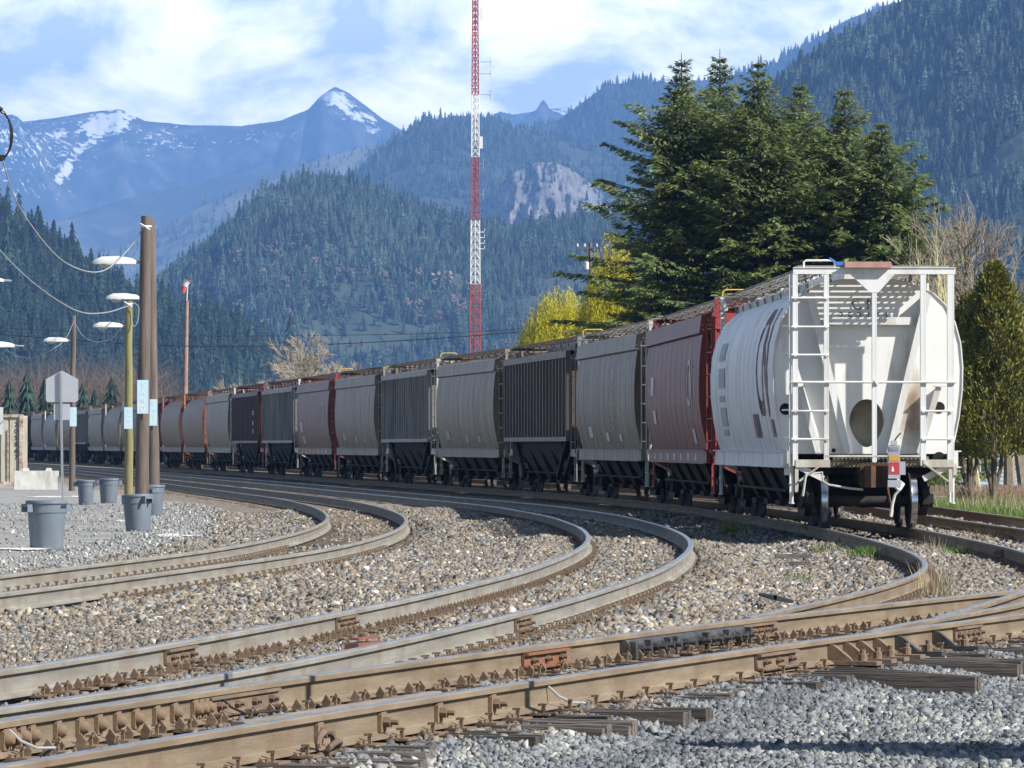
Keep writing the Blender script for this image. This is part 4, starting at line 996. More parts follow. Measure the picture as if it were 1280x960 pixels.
CON = proto_collection('hill_conifer', [conifer_proto(s, 6 + s % 3) for s in range(5)], FOL_FAR)
COND = proto_collection('hill_conifer_dark', [conifer_proto(s + 9, 6 + s % 3) for s in range(5)], FOL_DARK)
BARE = proto_collection('hill_bare_tree', [round_proto(s) for s in range(3)], FOL_BARE)

def gn_forest(name, P, scale, rot, coll):
    me = bpy.data.meshes.new(name); P = np.asarray(P, np.float32); me.vertices.add(len(P)); me.vertices.foreach_set('co', P.ravel())
    for an, a in (('tree_scale', scale), ('tree_turn', rot)): me.attributes.new(an, 'FLOAT', 'POINT').data.foreach_set('value', np.asarray(a, np.float32))
    o = bpy.data.objects.new(name, me); COL.objects.link(o); md = o.modifiers.new('forest', 'NODES')
    ng = bpy.data.node_groups.new('forest', 'GeometryNodeTree'); md.node_group = ng
    ng.interface.new_socket('Geometry', in_out='INPUT', socket_type='NodeSocketGeometry'); ng.interface.new_socket('Geometry', in_out='OUTPUT', socket_type='NodeSocketGeometry')
    N = ng.nodes; Lk = ng.links; gi = N.new('NodeGroupInput'); go = N.new('NodeGroupOutput'); ip = N.new('GeometryNodeInstanceOnPoints'); ci = N.new('GeometryNodeCollectionInfo')
    ci.inputs['Collection'].default_value = coll; ci.inputs['Separate Children'].default_value = True; ci.inputs['Reset Children'].default_value = True
    ip.inputs['Pick Instance'].default_value = True
    def attr(n, t='FLOAT'):
        a = N.new('GeometryNodeInputNamedAttribute'); a.data_type = t; a.inputs[0].default_value = n; return a.outputs[0]
    cx = N.new('ShaderNodeCombineXYZ'); Lk.new(attr('tree_turn'), cx.inputs[2])
    e2r = N.new('FunctionNodeEulerToRotation'); Lk.new(cx.outputs[0], e2r.inputs[0])
    Lk.new(gi.outputs[0], ip.inputs['Points']); Lk.new(ci.outputs[0], ip.inputs['Instance']); Lk.new(e2r.outputs[0], ip.inputs['Rotation']); Lk.new(attr('tree_scale'), ip.inputs['Scale']); Lk.new(ip.outputs[0], go.inputs[0])
    tag(o, kind='stuff'); return o

class Hill:
    def __init__(s, name, D, depth, ridge, mat, amp=.10, nscale=None, prof=1.1, seed=0, back=.7, z0=-1.0, nx=150, ny=46, x0=None, x1=None, rn=0):
        s.rn = rn
        s.D, s.depth, s.seed, s.prof, s.z0 = D, depth, seed, prof, z0
        xs = [p[0] for p in ridge]; s.px = xs; s.py = [p[1] for p in ridge]; s.amp = amp; s.ns = nscale or depth * .35
        x0 = x0 if x0 is not None else xs[0]; x1 = x1 if x1 is not None else xs[-1]
        s.X0, s.X1 = (x0 - 640) * D / F, (x1 - 640) * D / F
        X = np.linspace(s.X0, s.X1, nx); v = np.r_[np.linspace(0, 1, ny), 1 + np.linspace(0, back, 10)[1:]]
        V = np.array([(x, D - depth + depth * t, s.h(x, t)) for t in v for x in X]); n = nx; i = np.arange(len(v) - 1)[:, None] * n + np.arange(n - 1)[None]
        o = quads_mesh(name, V, np.stack([i, i + 1, i + n + 1, i + n], -1).reshape(-1, 4), mat, smooth=True); tag(o, kind='structure'); s.o = o
    def ridge(s, x): return s.rn * (fbm(x / s.ns * 3, 8.8, s.seed) + .5 * fbm(x / s.ns * 11, 2.8, s.seed)) * s.D / F + H - (np.interp(640 + x * F / s.D, s.px, s.py) - Y0) * s.D / F
    def h(s, x, t):
        """height: t 0 at the foot, 1 on the ridge, beyond 1 the far side"""
        hr = float(s.ridge(x)); y = s.D - s.depth + s.depth * t
        n = fbm(x / s.ns, y / s.ns * .6, s.seed * 3.1) * s.amp
        if t <= 1: base = t ** s.prof; env = 4 * t * (1 - t) * .9 + .0
        else: base = 1 - ((t - 1) / .9) ** 1.4; env = 0
        # spurs running down the slope
        n += .45 * s.amp * (abs(fbm(x / s.ns * 2.6, y / s.ns * .9, s.seed + 2.2)) - .3)
        sp = 1.5 * math.sin(x / s.ns * 2.3 + s.seed + 1.6 * fbm(x / s.ns * .7, 4.4, s.seed)) * s.amp * .55
        return s.z0 + (hr - s.z0) * max(0.0, base + (n + sp) * env)
    def forest(s, name, n, size, coll, t0=.0, t1=1.06, thin=.18, mask=None, tmin=None):
        r = random.Random(s.seed + 5); P, sc, ro = [], [], []
        while len(P) < n and r.random() < 2:
            x = r.uniform(s.X0, s.X1); t = r.uniform(t0, t1); y = s.D - s.depth + s.depth * t
            g = fbm(x / (s.ns * .22), y / (s.ns * .22), s.seed + 7.7)
            if g < -.32 + thin * 0 and r.random() < .8: n -= 0.3; continue
            z = s.h(x, t); px, py = 640 + x * F / y, Y0 - (z - H) * F / y
            if mask and mask(px, py, r): n -= 1; continue
            k = size * (1 + .45 * g) * r.lognormvariate(0, .3)
            P.append((x, y, z - .3)); sc.append(k); ro.append(r.uniform(0, 6.28))
        return gn_forest(name, P, sc, ro, coll)

HM = M('forest_floor', (.042, .056, .038), .95, var=.4, scale=.012, dirt=(.075, .072, .055), damt=.15, dscale=.006)
HM2 = M('forest_floor_dark', (.04, .048, .034), .95, var=.4, scale=.02)

# left wooded hill
h1 = Hill('wooded_hill', 2600, 650, [(-260, 238), (-120, 246), (0, 276), (40, 294), (90, 324), (140, 360), (180, 386), (230, 396), (280, 405), (325, 430), (352, 464), (390, 520), (430, 556)], HM2, .16, 260, 1.0, 1)
h1.forest('wooded_hill_trees', 9000, 9.5, COND)
# wooded knoll in the middle and the slope to its right
h2 = Hill('wooded_knoll', 5000, 1100, [(60, 470), (120, 435), (190, 376), (230, 338), (262, 316), (300, 278), (340, 246), (385, 230), (430, 231), (480, 248), (530, 268), (580, 282), (640, 291), (700, 284), (770, 275), (860, 285), (1000, 320)], HM, .17, 420, 1.0, 2)
def clear2(x, y, r):
    for cx, cy, rx, ry in ((575, 370, 14, 30), (520, 415, 40, 9), (640, 305, 12, 14), (565, 345, 10, 12)):
        if ((x - cx) / rx) ** 2 + ((y - cy) / ry) ** 2 < 1: return r.random() < .85
    return False
h2.forest('wooded_knoll_trees', 30000, 10.5, CON, mask=clear2); h2.forest('knoll_leafless_trees', 900, 9, BARE, t0=.02, t1=.45)
# hill behind with the rock dome
h3 = Hill('rocky_hill', 9200, 1700, [(330, 330), (400, 250), (440, 222), (457, 208), (490, 178), (530, 152), (572, 144), (612, 148), (650, 163), (700, 172), (760, 190), (860, 215), (980, 260)], HM, .15, 620, 1.0, 3)
h3.forest('rocky_hill_trees', 19000, 13, CON)
def rock_dome():
    m = M('grey_cliff_rock', (.19, .175, .168), .9, var=.35, scale=.02, stretch=(1.6, 1, .5), bump=1.0, bscale=.06, dirt=(.06, .057, .055), damt=.45, dscale=.022, dstretch=(2.2, 1, .45))
    D = 7560; pts = [(596, 272), (606, 250), (622, 232), (645, 214), (668, 203), (690, 202), (712, 210), (735, 226), (752, 242), (766, 268)]
    nx, ny = 90, 40; V = []; Fq = []
    for j in range(ny):
        for i in range(nx):
            px = 596 + 170 * i / (nx - 1); top = np.interp(px, [p[0] for p in pts], [p[1] for p in pts]); y = 310 + (top - 310) * j / (ny - 1); u = (px - 681) / 85
            d = D + 110 * u * u - 50 * math.cos(u * 1.5) + 300 * (j / (ny - 1)) ** 2.2
            n = abs(fbm(px * .035, y * .02, 5.5)) * 75 + fbm(px * .11, y * .05, 1.5) * 30
            V.append(PD(px, y, d + n))
    for j in range(ny - 1):
        for i in range(nx - 1): a = j * nx + i; Fq.append((a, a + 1, a + nx + 1, a + nx))
    # the dome runs back into the hill
    b = len(V)
    for i in range(nx): p = V[(ny - 1) * nx + i]; V.append(Vector((p.x, p.y + 500, p.z - 40)))
    for i in range(nx - 1): Fq.append(((ny - 1) * nx + i, (ny - 1) * nx + i + 1, b + i + 1, b + i))
    tag(quads_mesh('rock_dome', [tuple(v) for v in V], Fq, m, smooth=False), kind='structure')
    r = random.Random(4); P, sc, ro = [], [], []
    for k in range(260):
        i, j = r.randrange(nx), int(ny * r.random() ** .6) - 1
        if fbm(i * .12, j * .2, 9) > -.05: continue
        P.append(V[max(0, j) * nx + i]); sc.append(9 * r.lognormvariate(0, .3)); ro.append(r.uniform(0, 6))
    for k in range(60): P.append(V[(ny - 1) * nx + r.randrange(nx)]); sc.append(11 * r.lognormvariate(0, .2)); ro.append(1)
    gn_forest('rock_dome_trees', [tuple(p) for p in P], sc, ro, CON)
rock_dome()
# longer ridge behind, rising to the right
h4 = Hill('long_wooded_ridge', 11500, 1900, [(560, 200), (620, 172), (668, 160), (702, 148), (725, 130), (758, 106), (800, 101), (850, 103), (900, 98), (960, 84), (1040, 90), (1150, 120)], HM, .13, 600, 1.0, 4)
h4.forest('long_ridge_trees', 13500, 15, CON)
# big slope on the right and the ridge beyond it
h5 = Hill('right_mountain', 4600, 1500, [(880, 230), (930, 155), (965, 118), (1005, 85), (1060, 58), (1112, 26), (1160, -10), (1290, -85), (1460, -150), (1560, -160)], HM, .14, 420, .95, 5)
def clear5(x, y, r):
    for cx, cy, rx, ry in ((1085, 100, 26, 16), (1140, 225, 12, 18), (1250, 120, 30, 10)):
        if ((x - cx) / rx) ** 2 + ((y - cy) / ry) ** 2 < 1: return r.random() < .9
    return False
h5.forest('right_mountain_trees', 29000, 11, CON, mask=clear5)
h6 = Hill('ridge_beyond', 12500, 1500, [(760, 240), (860, 150), (930, 100), (958, 86), (1000, 60), (1060, 24), (1100, 8), (1150, -4), (1300, -30)], HM, .12, 600, 1.0, 6)
h6.forest('ridge_beyond_trees', 8500, 15, CON)
# pale logged slope on the left of the knoll
h7 = Hill('pale_logged_slope', 12500, 2200, [(-60, 390), (60, 342), (140, 310), (200, 284), (250, 258), (330, 226), (400, 198), (470, 180), (520, 174), (600, 180), (700, 200)], M('logged_slope', (.19, .185, .13), .95, var=.35, scale=.012, stretch=(1, .4, 2), dirt=(.07, .085, .055), damt=.4, dscale=.009), .12, 600, 1.0, 7)
h7.forest('logged_slope_trees', 6000, 12, CON, thin=.3)

def snow_mat(name, spots, z0, z1):
    """dark rock and forest with snow lying in gullies; spots: (x, z, rx, rz, amount)"""
    m = M(name, (.035, .045, .045), .95, var=.4, scale=.02, stretch=(1, 1, .5), dirt=(.17, .16, .15), damt=.35, dscale=.008, dstretch=(1, 1, .4)); nt = m.node_tree; N = nt.nodes; Lk = nt.links; b = N['Principled BSDF']; old = b.inputs['Base Color'].links[0].from_socket
    geo = N.new('ShaderNodeNewGeometry'); sep = N.new('ShaderNodeSeparateXYZ'); Lk.new(geo.outputs['Position'], sep.inputs[0])
    def mth(op, a, c):
        q = N.new('ShaderNodeMath'); q.operation = op
        for s, i in ((a, 0), (c, 1)):
            if hasattr(s, 'node'): Lk.new(s, q.inputs[i])
            else: q.inputs[i].default_value = s
        return q.outputs[0]
    acc = None
    for x, z, rx, rz, am, sh in spots:
        dzz = mth('SUBTRACT', sep.outputs[2], z); dx = mth('DIVIDE', mth('SUBTRACT', mth('SUBTRACT', sep.outputs[0], x), mth('MULTIPLY', dzz, sh)), rx); dz = mth('DIVIDE', mth('SUBTRACT', sep.outputs[2], z), rz)
        g = mth('SUBTRACT', am, mth('MULTIPLY', mth('ADD', mth('MULTIPLY', dx, dx), mth('MULTIPLY', dz, dz)), .8)); g = mth('MAXIMUM', g, -.9)
        acc = g if acc is None else mth('MAXIMUM', acc, g)
    n = N.new('ShaderNodeTexNoise'); n.inputs['Scale'].default_value = .035; n.inputs['Detail'].default_value = 7; n.inputs['Roughness'].default_value = .7; Lk.new(geo.outputs['Position'], n.inputs[0])
    v = mth('ADD', acc, mth('MULTIPLY', mth('SUBTRACT', n.outputs[0], .5), 5.5))
    mr = N.new('ShaderNodeMapRange'); mr.inputs[1].default_value = .35; mr.inputs[2].default_value = .5; Lk.new(v, mr.inputs[0])
    mx = N.new('ShaderNodeMix'); mx.data_type = 'RGBA'; Lk.new(mr.outputs[0], mx.inputs[0]); Lk.new(old, mx.inputs[6]); mx.inputs[7].default_value = (.86, .88, .9, 1); Lk.new(mx.outputs[2], b.inputs['Base Color']); return m
D8 = 19000
def sp(x, y, rx, ry, am, sh=0.0, D=D8): return ((x - 640) * D / F, H - (y - Y0) * D / F, rx * D / F, ry * D / F, am, sh)
sm = snow_mat('snowy_mountain_rock', [sp(135, 156, 30, 20, 1.1, .5), sp(118, 180, 14, 34, .55, .7), sp(98, 222, 9, 20, .9, .3), sp(30, 185, 22, 18, .25), sp(80, 172, 14, 12, .6), sp(60, 190, 110, 60, .12), sp(210, 178, 90, 30, .05), sp(330, 175, 80, 20, 0), sp(40, 250, 90, 25, .0),
               sp(422, 128, 20, 18, 1.0, -.9), sp(450, 150, 24, 10, .7, -.8), sp(470, 168, 14, 10, .35, -.5), sp(700, 142, 26, 8, .8), sp(640, 148, 20, 8, .3)], 0, 0)
h8 = Hill('snowy_mountain', D8, 3600, [(-300, 140), (-100, 150), (0, 155), (60, 148), (110, 140), (150, 136), (180, 150), (240, 156), (300, 158), (350, 150), (385, 136), (400, 120), (418, 108), (436, 116), (458, 132), (480, 150), (510, 166), (560, 160), (620, 146), (660, 140), (705, 134), (740, 142), (800, 160), (1000, 180)], sm, .34, 700, 1.0, 8, nx=420, ny=80, rn=1.5)
h9 = Hill('blue_shoulder', 15500, 2200, [(-200, 330), (0, 300), (60, 280), (110, 262), (190, 240), (290, 218), (380, 200), (440, 190), (500, 184), (620, 200)], M('far_forest', (.05, .062, .05), .95, var=.35, scale=.006, dirt=(.16, .15, .12), damt=.4, dscale=.006, dstretch=(1, 1, .4)), .26, 600, 1.0, 9)

# ------------------------------------------------------------------ the air between here and the mountains
def haze():
    b = MB(); b.box((0, 9900, 760), (13000, 22800, 1580)); 
    m = bpy.data.materials.new('blue_haze'); m.use_nodes = True; nt = m.node_tree; nt.nodes.clear(); o = nt.nodes.new('ShaderNodeOutputMaterial'); v = nt.nodes.new('ShaderNodeVolumePrincipled')
    v.inputs['Color'].default_value = (.22, .46, 1.0, 1); v.inputs['Density'].default_value = 8.2e-5; v.inputs['Anisotropy'].default_value = 0.0
    nt.links.new(v.outputs[0], o.inputs['Volume']); h = b.build('haze', m); h.location = (0, 0, 0); tag(h, kind='stuff')
haze()
# ------------------------------------------------------------------ trees
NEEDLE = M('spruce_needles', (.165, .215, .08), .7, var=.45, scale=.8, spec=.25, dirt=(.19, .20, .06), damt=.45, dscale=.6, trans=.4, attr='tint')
BARK = M('tree_bark', (.14, .11, .085), .95, var=.35, scale=5, stretch=(1, 1, .25), bump=.5)
BARKPALE = M('pale_bare_bark', (.30, .26, .20), .95, var=.3, scale=5)
CEDAR = M('cedar_sprays', (.135, .145, .032), .75, var=.45, scale=2.2, spec=.2, dirt=(.30, .25, .045), damt=.45, dscale=3, trans=.15, attr='tint')
WILLOW = M('willow_leaves', (.55, .50, .04), .7, var=.3, scale=1.0, spec=.2, trans=.3, attr='tint')
def leaf_quads(P, D, W, L, w):
    """quads from base P along D (unit) with half width along W"""
    a = P - W * w[:, None] * .35; b = P + D * (L * .55)[:, None] - W * w[:, None]; c = P + D * L[:, None]; d = P + D * (L * .55)[:, None] + W * w[:, None]
    V = np.stack([a, b, c, d], 1).reshape(-1, 3); Fq = np.arange(len(P) * 4).reshape(-1, 4); return V, Fq
def unit(a): return a / np.maximum(np.linalg.norm(a, axis=-1, keepdims=True), 1e-6)

def spruce(label, x, d, h, rad, seed, group, base=-.3, low=.08, sparse_top=.0):
    r = np.random.default_rng(seed); o = thing('spruce_tree', label, 'tree', (x, d, base), 0, group)
    tb = MB(); tb.tube([(0, 0, 0), (.05, .02, h * .5), (0, 0, h * 1.005)], [.02 * h, .012 * h, .012], 8); P, D, W, Ls, ws, tn = [], [], [], [], [], []
    z = h * low; limb = MB()
    while z < h * .985:
        f = (z - h * low) / (h * (1 - low)); R0 = rad * min((1 - f) ** .72, (1 - f) * 1.7) * (0.8 + .4 * min(1, f * 6)) + .10
        nb = int(r.integers(6, 9)) if f < .9 else 5
        a0 = r.uniform(0, 6.28)
        for k in range(nb):
            a = a0 + 6.283 * k / nb + r.uniform(-.35, .35); L = R0 * r.choice([r.uniform(.45, .8), r.uniform(.8, 1.25)]); 
            if f > .86: L *= .5 + .3 * r.random()
            dirv = np.array([math.cos(a), math.sin(a), 0]); sdv = np.array([-math.sin(a), math.cos(a), 0])
            lift = .55 * f ** 2 + .06; droop = .38 * (1 - f) * r.uniform(.7, 1.3)
            n = max(4, int(L / .17)); t = (np.arange(n) + r.uniform(0, 1)) / n
            zz_ = z + L * (lift * t * 1.0 - droop * t * (1.15 - .55 * t))
            pts = dirv * (t * L)[:, None]; pts[:, 2] = zz_
            limb.tube([(0, 0, z), tuple(pts[n // 2]), tuple(pts[-1])], [.035 * (1 - f) + .012, .02, .006], 3, cap=False)
            wid = L * .34 * np.sin(np.clip(t * 1.15 + .12, 0, 1) * math.pi) ** .7 + .05
            for rep in range(12):
                sgn = r.choice([-1, 1], n); fr = r.uniform(.1, 1, n); q = pts + sdv * (sgn * fr * wid)[:, None] + r.normal(0, .03, (n, 3)); q[:, 2] -= fr * wid * .22 - .05 * (r.random(n))
                dd = unit(dirv * r.uniform(.5, 1, n)[:, None] + sdv * (sgn * r.uniform(.2, .9, n))[:, None] + np.array([0, 0, 1]) * r.uniform(-.55, .25, n)[:, None])
                ww = unit(np.cross(dd, np.array([0, 0, 1.0]) + r.normal(0, .45, (n, 3))))
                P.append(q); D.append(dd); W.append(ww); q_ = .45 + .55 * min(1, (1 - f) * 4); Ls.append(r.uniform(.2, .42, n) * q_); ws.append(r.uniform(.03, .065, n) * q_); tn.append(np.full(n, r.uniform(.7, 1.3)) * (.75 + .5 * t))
        z += h * (.017 + .007 * (1 - f)) * r.uniform(.8, 1.2)
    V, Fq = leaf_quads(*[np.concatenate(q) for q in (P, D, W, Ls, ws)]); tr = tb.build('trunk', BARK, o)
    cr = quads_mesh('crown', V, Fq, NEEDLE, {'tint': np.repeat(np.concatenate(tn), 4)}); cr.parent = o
    lb = limb.build('limbs', BARK, tr); return o
GS = 'tall spruces standing behind the train'
def at_x(x, d): return (x - 640) * d / F
for (px, top, d, rad, seed, lab, sp_) in (
        (852, 68, 196, 5.3, 1, 'leftmost spruce of the clump, its long boughs reaching the yellow willow', 0),
        (900, 64, 203, 5.0, 2, 'second spruce from the left in the clump, with a pointed top', 0),
        (948, 72, 195, 5.2, 3, 'dark spruce in the middle of the clump with a narrow spire', 0),
        (1000, 100, 200, 5.4, 4, 'middle right spruce of the clump, slightly lower than its left neighbours', 0),
        (1056, 108, 197, 5.3, 5, 'second spruce from the right, above the white hopper', 0),
        (1102, 150, 194, 4.5, 6, 'rightmost and shortest spruce of the clump, above the right edge of the white hopper', 0)):
    h = H - (top - Y0) * d / F + .3
    spruce(lab, at_x(px, d), d, h, rad, seed, GS)
# young green at the foot of the clump
def cedar(label, x, d, h, rad, seed, name='cedar_tree', low=.0, trunk=True, mat=None, base=-.3):
    r = np.random.default_rng(seed); o = thing(name, label, 'tree', (x, d, base)); n = int(15000 * h * rad / 6)
    f = r.random(n) ** .9; prof = np.minimum(1, ((1 - f) * 1.25)) ** .72 * (1 - .25 * np.exp(-f * 9)) + .03; a = r.uniform(0, 6.283, n)
    lump = 1 + .22 * np.sin(a * 3 + f * 9) + .18 * np.sin(a * 7 - f * 23 + 2) + .10 * np.sin(a * 13 + f * 41)
    rr = rad * prof * lump * r.uniform(.30, 1.0, n) ** .5; z = h * (low + (1 - low) * f)
    p = np.stack([rr * np.cos(a), rr * np.sin(a), z], 1) + r.normal(0, .04, (n, 3))
    out = np.stack([np.cos(a), np.sin(a), np.zeros(n)], 1); dd = unit(out * r.uniform(.1, .8, n)[:, None] + np.array([0, 0, 1]) * r.uniform(.2, 1.0, n)[:, None] + r.normal(0, .3, (n, 3)))
    ww = unit(np.cross(dd, r.normal(0, 1, (n, 3))))
    V, Fq = leaf_quads(p, dd, ww, r.uniform(.09, .22, n), r.uniform(.018, .04, n))
    cr = quads_mesh('crown', V, Fq, mat or CEDAR, {'tint': np.repeat(r.uniform(.6, 1.3, n), 4)}); cr.parent = o
    tb = MB(); tb.tube([(0, 0, 0), (.03, .03, h * .45), (0, 0, h * .93)], [.10, .07, .015], 7)
    if trunk:
        for q in (-1, 1): tb.tube([(0, 0, .25), (.22 * q, .05 * q, 1.1), (.3 * q, .1, h * .4)], [.07, .06, .03], 6)
    tb.build('trunk', BARK, o); return o
DC = 150
cedar('tall olive green cedar with a pointed top, right of the white hopper', at_x(1242, DC), DC, H - (333 - Y0) * DC / F + .3, 1.5, 11, low=.205)
cedar('shorter olive green cedar half hidden behind the right corner of the white hopper', at_x(1211, 153), 153, H - (372 - Y0) * 153 / F + .3, 1.25, 12, low=.21)
cedar('dark rounded evergreen bush behind the top right corner of the white hopper frame', at_x(1140, 186), 186, H - (300 - Y0) * 186 / F + .3, 1.6, 13, name='evergreen_bush', mat=NEEDLE)
cedar('low evergreen growing between the spruces and the maroon brown hopper', at_x(985, 178), 178, H - (352 - Y0) * 178 / F + .3, 1.7, 14, name='evergreen_bush', mat=NEEDLE)

def willow(label, x, d, h, rad, seed, ns=520):
    r = np.random.default_rng(seed); o = thing('willow_tree', label, 'tree', (x, d, -.3), 0, 'yellow willows behind the train'); tb = MB()
    tb.tube([(0, 0, 0), (.1, 0, h * .3), (-.05, .1, h * .55)], [.24, .18, .12], 8); V_, F_, tn = [], [], []; off = 0; limb = MB()
    for i in range(34):
        a = r.uniform(0, 6.28); rr = rad * r.uniform(.15, .85); top = h * (1 - .5 * (rr / rad) ** 2) * r.uniform(.82, .99)
        limb.tube([(0, 0, h * .35), (rr * .5 * math.cos(a), rr * .5 * math.sin(a), top * .85), (rr * math.cos(a), rr * math.sin(a), top)], [.08, .045, .012], 5, cap=False)
    P, D, W, Ls, ws = [], [], [], [], []
    for i in range(ns):
        a = r.uniform(0, 6.28); rr = rad * math.sqrt(r.uniform(.01, 1)); top = h * (1 - .55 * (rr / rad) ** 2) * r.uniform(.86, 1.0)
        L = min(top - .5, r.uniform(1.8, 5.2)); n = int(L / .11); t = np.arange(n) / n
        p = np.stack([rr * math.cos(a) * (1 + .10 * np.minimum(t * 4, 1)) + .05 * np.sin(t * 9 + i), rr * math.sin(a) * (1 + .10 * np.minimum(t * 4, 1)) + .05 * np.cos(t * 7 + i), top + .12 * np.sin(np.minimum(t * 5, 1) * math.pi) - L * t], 1)
        for rep in range(2):
            q = p + r.normal(0, .045, (n, 3)); dd = unit(np.array([0, 0, -1.0]) + r.normal(0, .42, (n, 3))); P.append(q); D.append(dd); W.append(unit(np.cross(dd, r.normal(0, 1, (n, 3))))); Ls.append(r.uniform(.10, .20, n)); ws.append(r.uniform(.010, .022, n))
            tn.append(np.full(n, r.uniform(.65, 1.25)))
    V, Fq = leaf_quads(*[np.concatenate(q) for q in (P, D, W, Ls, ws)])
    cr = quads_mesh('crown', V, Fq, WILLOW, {'tint': np.repeat(np.concatenate(tn), 4)}); cr.parent = o; tr = tb.build('trunk', BARK, o); limb.build('limbs', BARK, tr)
DW = 236
willow('bright yellow weeping willow rising beside the left spruce', at_x(768, DW), DW, H - (284 - Y0) * DW / F + .3, 2.1, 21, 1100)
willow('lower yellow green weeping willow behind the dark ribbed hopper', at_x(700, DW + 6), DW + 6, H - (352 - Y0) * (DW + 6) / F + .3, 2.8, 22, 1500)

def bare_tree(name, label, x, d, h, seed, mat, spread=.55, levels=5, up=.5, cat='tree', group=None, trunk_r=.02, fork=(.18, .3), fine=.008):
    r = random.Random(seed); o = thing(name, label, cat, (x, d, -.3), 0, group); tb, cb = MB(), MB()
    def grow(p, dr, L, rad, lv):
        n = 2; pts = [p]; q = dr.copy()
        for i in range(n):
            q = (q + Vector((r.gauss(0, .10), r.gauss(0, .10), r.gauss(0, .06) + .06 * up))).normalized(); pts.append(pts[-1] + q * L / n)
        (tb if lv == levels else cb).tube(pts, [rad, rad * .8, rad * .62], 6 if lv >= levels - 1 else 3, cap=False)
        if lv <= 0: return
        k = r.choice((3, 4)) if lv > 1 else r.choice((3, 4, 5))
        for i in range(k):
            a = r.uniform(0, 6.28); ax = q.orthogonal().normalized(); ax.rotate(Matrix.Rotation(a, 3, q)); nd = (q + ax * spread * r.uniform(.5, 1.25) + Vector((0, 0, up * .25))).normalized()
            b = pts[1].lerp(pts[2], r.uniform(.1, 1)) if i else pts[2]
            grow(b, nd, L * r.uniform(.58, .82), max(fine, rad * .55), lv - 1)
    grow(Vector((0, 0, 0)), Vector((0, 0, 1)), h * .30, trunk_r * h, levels)
    tb.build('trunk', mat, o); cb.build('branches', mat, o); return o
bare_tree('bare_tree', 'large leafless pale tree behind the faded brown hopper, its twigs fanned wide', at_x(402, 330), 330, 11.2, 38, BARKPALE, .72, 6, .15, fine=.014, trunk_r=.013)
bare_tree('bare_tree', 'smaller leafless tree just left of the large bare one', at_x(364, 336), 336, 9.0, 32, BARKPALE, .7, 6, .12, fine=.014, trunk_r=.013)
bare_tree('bare_tree', 'rightmost leafless twiggy tree of the pale group left of the mast', at_x(432, 340), 340, 8.6, 39, BARKPALE, .72, 6, .12, fine=.014, trunk_r=.013)
bare_tree('bare_tree', 'low bare tree above the light grey hopper roof', at_x(302, 345), 345, 7.0, 33, BARKPALE, .55, 5, .2, fine=.014, trunk_r=.013)
bare_tree('bare_tree', 'faint leafless tree between the large bare tree and the red and white mast', at_x(480, 420), 420, 11, 34, BARKPALE, .6, 5, .3)
bare_tree('bare_tree', 'upright leafless pale yellow tree with straight rods above the cedars', at_x(1224, 172), 172, 9.8, 35, M('pale_yellow_twigs', (.42, .37, .22), .9, var=.25, scale=4), .26, 4, 1.0, trunk_r=.011, fine=.010)
bare_tree('bare_tree', 'leafless brown tree at the right edge behind the cedar', at_x(1282, 178), 178, 11.8, 36, M('brown_twigs', (.24, .20, .15), .9, var=.25, scale=4), .6, 6, .2)
bare_tree('bare_tree', 'leafless brown tree between the cedars and the forested mountain', at_x(1262, 190), 190, 11.6, 37, MATS['brown_twigs'], .6, 5, .3)
# conifers and leafless thicket beyond the far cars on the left
for i, (px, top, lab) in enumerate(((12, 474, 'small dark conifer above the shipping container'), (34, 462, 'taller dark conifer between the shipping container and the school sign back'), (55, 472, 'dark conifer just left of the school sign back'), (104, 478, 'dark conifer right of the school sign back'), (119, 486, 'smallest dark conifer, right of the thin brown pole'), (140, 470, 'dark conifer behind the yellow green post'))):
    d = 575 + 4 * i; h = H - (top - Y0) * d / F + .6; o = thing('conifer_tree', lab, 'tree', (at_x(px, d), d, -.6), 0, 'small conifers beyond the far cars')
    p = conifer_proto(60 + i, 9, 11); p.f = p.f[4:] if False else p.f
    c = p.build('crown', FOL_DARK, o); c.scale = (h * 1.15, h * 1.15, h); t = MB(); t.tube([(0, 0, -.2), (0, 0, 1.5)], [.2, .16], 6); t.build('trunk', BARK, o)
def thicket(name, x0, x1, d, top0, top1, n, mat, seed, th=1.0):
    r = np.random.default_rng(seed); px = r.uniform(x0, x1, n); dd = d + r.uniform(0, 40 * th, n); top = r.uniform(top0, top1, n) + 5 * vnoise(px, px * 0, 14, 3) * 2; hh = H - (top - Y0) * dd / F + (.5 if th == 1 else .3); base = -.6 if th == 1 else -.3 
    b = MB(); rr = random.Random(seed)
    for x, y, h in zip(px, dd, hh):
        X = at_x(x, y)
        for k in range(7):
            a = rr.uniform(0, 6.28); s = rr.uniform(.05, .32) * h; b.tube([(X, y, base), (X + s * .3 * math.cos(a), y + s * .3, base + h * .5), (X + s * math.cos(a), y + s * math.sin(a), base + h * rr.uniform(.6, 1))], [.05 * th, .035 * th, .012 * th], 3, cap=False, smooth=False)
            for j in range(5):
                f = rr.uniform(.35, 1); p = Vector((X + s * f * math.cos(a), y + s * f * math.sin(a), base + h * f * .9)); b.tube([p, p + Vector((rr.gauss(0, .5) * h * .4, rr.gauss(0, .3) * h * .4, rr.uniform(.2, .9) * h * .4))], [.022 * th, .010 * th], 3, cap=False, smooth=False)
    tag(b.build(name, mat), kind='stuff')
thicket('leafless_thicket', -30, 215, 610, 456, 500, 210, M('thicket_twigs', (.115, .09, .075), .95, var=.3, scale=.3), 41)
thicket('dry_brush', 1185, 1300, 150, 607, 623, 170, M('dry_brush_twigs', (.27, .185, .13), .95, var=.3, scale=2), 42, .32)

